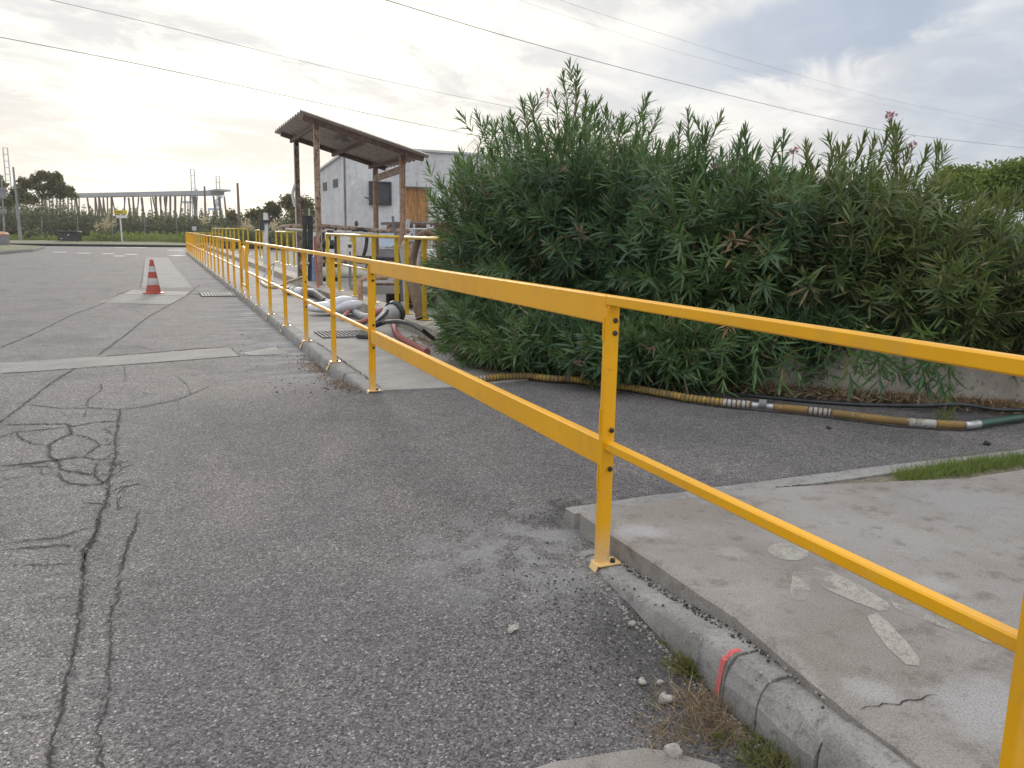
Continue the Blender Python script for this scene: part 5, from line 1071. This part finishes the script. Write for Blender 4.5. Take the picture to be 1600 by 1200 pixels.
def pampas(px, py, D, n, R, label):
    q = D/F_PX; b = atD(px, py+10, D); e = empty('pampas_grass', (b.x, b.y, -.1), label, 'pampas grass', 'pampas grass on the verge'); P = []; Dd = []
    for k in range(n):
        t_ = atD(px+random.gauss(0, R*.55), py+random.gauss(0, R*.35), D+random.gauss(0, .4)); m_ = 26; P.append(np.array([list(t_)]*m_)+RN.normal(0, 1, (m_, 3))*np.array([.12, .1, .22])); 
    clumps(np.concatenate(P), .20, 'plume', 'plumes', e, .3); clumps(ellip((b.x, b.y, .5), (.9, .8, .8), 500), .5, 'scrub_leaf', 'leaves', e, .12)
pampas(168, 352, 70, 16, 13, 'large pale plumed pampas grass tuft left of the yellow road sign'); pampas(318, 344, 74, 5, 5, 'small pale plumed tuft beyond the far end of the yellow rail'); pampas(385, 354, 62, 8, 10, 'pale plumed tuft behind the farthest tube railing'); pampas(432, 354, 60, 8, 12, 'pale plumed tuft left of the shelter posts, low behind the railing')

# ------------------------------------------------------------------ debris, stones, weeds
def rock(mb, c, s, seed, n=9, m_=6, flat_=.6):
    rn = random.Random(seed); ph = [rn.uniform(0, 6) for _ in range(6)]; rz = rn.uniform(0, 6); vs = []; asp = rn.uniform(.7, 1)
    for i in range(m_+1):
        u = pi*i/m_
        for k in range(n):
            a = 2*pi*k/n; rr = s*(1+.16*sin(2*a+ph[0]+u)+.12*sin(3*u+ph[1]+a)+.09*sin(4*a+ph[2])); x, y, z = sin(u)*cos(a)*rr, sin(u)*sin(a)*rr*asp, -cos(u)*rr*flat_
            vs.append((c[0]+x*cos(rz)-y*sin(rz), c[1]+x*sin(rz)+y*cos(rz), c[2]+z))
    mb.add(vs, [(i*n+k, i*n+(k+1) % n, (i+1)*n+(k+1) % n, (i+1)*n+k) for i in range(m_) for k in range(n)])
for i, (x, y, s, fl, lab) in enumerate(((1040, 1092, .020, .75, 'pale rounded stone on the dry weeds by the broken kerb'), (1053, 1174, .022, .7, 'smooth egg shaped grey stone at the bottom edge, left of the kerb'), (1003, 1065, .014, .7, 'small angular grey stone on the asphalt left of the red paint mark'),
        (1031, 1066, .010, .7, 'very small stone just right of the angular grey stone'), (988, 974, .012, .7, 'small pale stone in the black grit below the rail foot'), (935, 860, .011, .8, 'small white stone in the dry weeds behind the near post'), (1542, 693, .022, .8, 'lone dark lump on the smooth asphalt near the right kerb'), (1295, 668, .018, .5, 'flat dark crumb on the driveway asphalt below the hose'))):
    p = at(x, y, -.1); z = float(zroad(p.x, p.y)); p = at(x, y, z+s*.5); mb = MB(); rock(mb, p, s*1.15, i+3, 14, 9, fl); tag(mb.build('stone', 'stone' if i < 6 else 'dark_steel', smooth=True), lab, 'stone')
p = at(802, 998, -.09); mb = MB(); vs = []
for i in range(13):
    for k in range(7):
        u, v_ = i/12-.5, k/6-.5; w_ = .030*(1-(2*u)**2)**.5; x_, y_ = u*.075, v_*w_; vs.append((p.x+x_*cos(.7)-y_*sin(.7), p.y+x_*sin(.7)+y_*cos(.7), float(zroad(p.x, p.y))+.007+.008*(1-(2*v_)**2)+.003*sin(9*u+6*v_)+random.uniform(-.0015, .0015)))
mb.add(vs, [(i*7+k, i*7+k+1, (i+1)*7+k+1, (i+1)*7+k) for i in range(12) for k in range(6)]); tag(mb.build('flattened_cup', 'stone', smooth=True), 'flattened grey wrinkled scrap lying alone on the dark asphalt', 'litter')
def grit(name, label, pts, mt_, smin, smax):
    mb = MB()
    for i, p in enumerate(pts): rock(mb, (p[0], p[1], p[2]+.3*smin), random.uniform(smin, smax)*random.random()**.6+smin*.3, i, 6, 4, .7)
    tag(mb.build(name, mt_, smooth=True), label, 'gravel', None, 'stuff')
def scat(cx, cy, sx, sy, n, rot=0):
    out = []
    for _ in range(n):
        x, y = random.gauss(0, sx), random.gauss(0, sy); X_, Y_ = cx+x*cos(rot)-y*sin(rot), cy+x*sin(rot)+y*cos(rot)
        if Y_ < 2.95 and X_ > xk(Y_)-.065:
            if X_ < xk(Y_)+.085: z = zk(Y_)
            else: continue
        else: z = float(zroad(X_, Y_))
        out.append((X_, Y_, z))
    return out
grit('black_grit', 'crumbled black asphalt grit spilled beside the near rail foot and kerb', scat(-.24, 2.3, .09, .30, 620)+scat(-.27, 2.75, .12, .25, 160)+scat(.05, 3.38, .25, .05, 220)+scat(-.35, 2.0, .25, .35, 200)+scat(.02, 2.2, .03, .3, 10)+[(random.uniform(.2, 3.0), 3.32+abs(random.gauss(0, .04)), -.012) for _ in range(260)], 'grit_dark', .0012, .0065)
grit('gutter_rubble', 'mixed rubble and silt packed along the foot of the near kerb', [(xk(y)-.068-abs(random.gauss(0, .028)), y, float(zroad(-.1, y))) for y in [random.uniform(1.3, 2.7) for _ in range(420)]], 'stone', .0015, .009)
grit('pale_grit', 'pale stone chips scattered over the asphalt by the kerb', scat(-.2, 2.3, .16, .4, 160)+scat(-.45, 2.6, .5, .8, 120)+scat(-.3, 1.6, .15, .2, 110)+scat(-.15, 7.6, .12, .6, 110), 'stone', .0015, .007)
grit('joint_grit', 'black grit caught in the joint between near kerb and slab', [(xk(y)+random.uniform(.045, .085), y, zk(y)+.002) for y in [random.gauss(2.25, .3) for _ in range(240)] if 1.5 < y < 2.8], 'grit_dark', .002, .007)
grit('kerb_grit', 'dark grit and stone bits lying in the joint between near kerb and slab', [(xk(y)+random.uniform(.055, .085), y, zk(y)+.002) for y in [random.uniform(1.5, 2.85) for _ in range(170)]]+[(random.uniform(.2, 6), random.uniform(2.9, 3.12), .056) for _ in range(420)], 'stone', .002, .008)
grit('road_debris', 'dark crumbs and leaf bits at the foot of the walkway kerb', [(-.07-abs(random.gauss(0, .10)), y, float(zroad(-.1, y))) for y in [random.uniform(6.7, 9.6) for _ in range(420)]]+[(random.uniform(-.9, -.1), y, float(zroad(-.4, y))) for y in [random.uniform(6.5, 12) for _ in range(160)]], 'dark_rust', .003, .012)
def blades(pts, L, W_, spread, mt_, name, label=None, cat='weeds', parent=None, kind='stuff', bend=(.1, .5)):
    P = np.array(pts); n = len(P); d = nrm(np.stack([RN.normal(0, spread, n), RN.normal(0, spread, n), np.ones(n)], 1)); nn = np.cross(d, RN.normal(0, 1, (n, 3)))
    V, FQ, FT = leaves(P, d, nn, RN.uniform(*L, n), RN.uniform(*W_, n), RN.uniform(*bend, n)); o = np_mesh(name, V, FQ, FT, mt_, parent); 
    if not parent: tag(o, label, cat, None, kind)
    return o
def weed(px, py, R, n, L, mt_, label, spread=.7, W_=(.002, .006), nm='weed', z=-.09, cat='weed'):
    p = at(px, py, z); z = float(zroad(p.x, p.y)); pts = [(p.x+random.gauss(0, R), p.y+random.gauss(0, R), z) for _ in range(n)]; e = empty(nm, (p.x, p.y, z), label, cat); blades(pts, L, W_, spread, mt_, 'leaves', parent=e, bend=(.1, .7)); return e
weed(905, 838, .035, 260, (.03, .10), 'dry_grass', 'tuft of dry straw coloured weeds in the nook behind the near post', 1.0, (.001, .003), 'dry_weed')
weed(1085, 1095, .06, 330, (.02, .10), 'dry_grass', 'tangle of dry brown stalks against the kerb beside the red paint mark', 1.6, (.001, .003), 'dry_weed')
weed(1040, 1140, .045, 170, (.02, .07), 'dry_grass', 'small tuft of dry stalks left of the green weed at the bottom', 1.5, (.001, .003), 'dry_weed')
weed(1120, 1130, .05, 300, (.03, .10), 'dead_leaf', 'reddish dry stalks at the foot of the broken kerb stone', 1.5, (.001, .003), 'dry_weed')
weed(1078, 1045, .032, 420, (.02, .08), 'weed_leaf', 'feathery yellow green weed against the near kerb face', .8, (.002, .005)); weed(1050, 1010, .018, 120, (.015, .05), 'weed_leaf', 'tiny dark green weed at the kerb above the feathery one', .8, (.002, .004))
weed(1180, 1165, .05, 70, (.02, .05), 'weed_leaf', 'broad leaved green weed under the broken kerb', 1.8, (.010, .020)); weed(1210, 1190, .05, 260, (.03, .10), 'weed_leaf', 'grassy weed at the bottom edge below the broken kerb', 1.5, (.0015, .004))
blades([(x+random.gauss(0, .02), 3.03+random.gauss(0, .045)+.02*sin(x*3), .055) for x in np.concatenate([RN.uniform(2.0, 5.5, 7000), RN.normal(2.55, .25, 1600)])], (.025, .085), (.002, .004), .75, 'grass_leaf', 'grass', 'green grass growing in the gap behind the driveway kerb', 'grass')
# leaf litter below the hedge and the kerb
pts = []
for k in range(4200):
    u = random.random(); a = wp[0].lerp(wp[1], u) if random.random() < .55 else wp[1].lerp(wp[2], u); n_ = Vector((-.65, -.76, 0)); o_ = abs(random.gauss(0, .15)); pts.append((a.x+n_.x*o_, a.y+n_.y*o_, .0+random.uniform(0, .055)))
blades(pts, (.04, .12), (.008, .016), 2.5, 'dead_leaf', 'leaf_litter', 'dry fallen oleander leaves along the foot of the retaining wall', 'leaves', bend=(0, .3))
pts = [(-.08-abs(random.gauss(0, .09)), random.choice((random.gauss(7.1, .25), random.gauss(8.6, .3))), -.10) for _ in range(380)]; pts = [(x, y, float(zroad(x, y))+.003) for x, y, z in pts]
blades(pts, (.02, .06), (.003, .009), 2.5, 'dead_leaf', 'kerb_litter', 'brown leaf litter gathered at the end of the walkway kerb', 'leaves', bend=(0, .3))
pts = [(1.42-abs(random.gauss(0, .1)), random.uniform(7.2, 10), .004) for _ in range(500)]
blades(pts, (.03, .09), (.006, .012), 2.5, 'dead_leaf', 'wall_litter', 'dry leaves on the walkway beside the red hose', 'leaves', bend=(0, .3))
blades([(a.x, a.y, .0) for a in [at(1475+random.gauss(0, 10), 655+random.gauss(0, 4), 0) for _ in range(60)]], (.05, .18), (.003, .006), .6, 'grass_leaf', 'weed_tuft', 'sprout of long green grass growing over the hose at the right', 'weed', kind=None)

# ------------------------------------------------------------------ air
mb = MB(); mb.box((0, 400, 24.3), (1420, 1420, 52)); o = mb.build('haze', 'cable'); o.data.materials.clear(); o['kind'] = 'stuff'; o['label'] = 'thin evening haze that pales the far scrub and cranes'
m = bpy.data.materials.new('air'); m.use_nodes = True; t = NT(m.node_tree); v = t.n('ShaderNodeVolumePrincipled'); v.inputs['Color'].default_value = (.95, .95, .95, 1); v.inputs['Density'].default_value = .0004; v.inputs['Anisotropy'].default_value = .55
t.link(v.outputs[0], t.n('ShaderNodeOutputMaterial').inputs['Volume']); o.data.materials.append(m)

S.render.resolution_x = 1024; S.render.resolution_y = 768
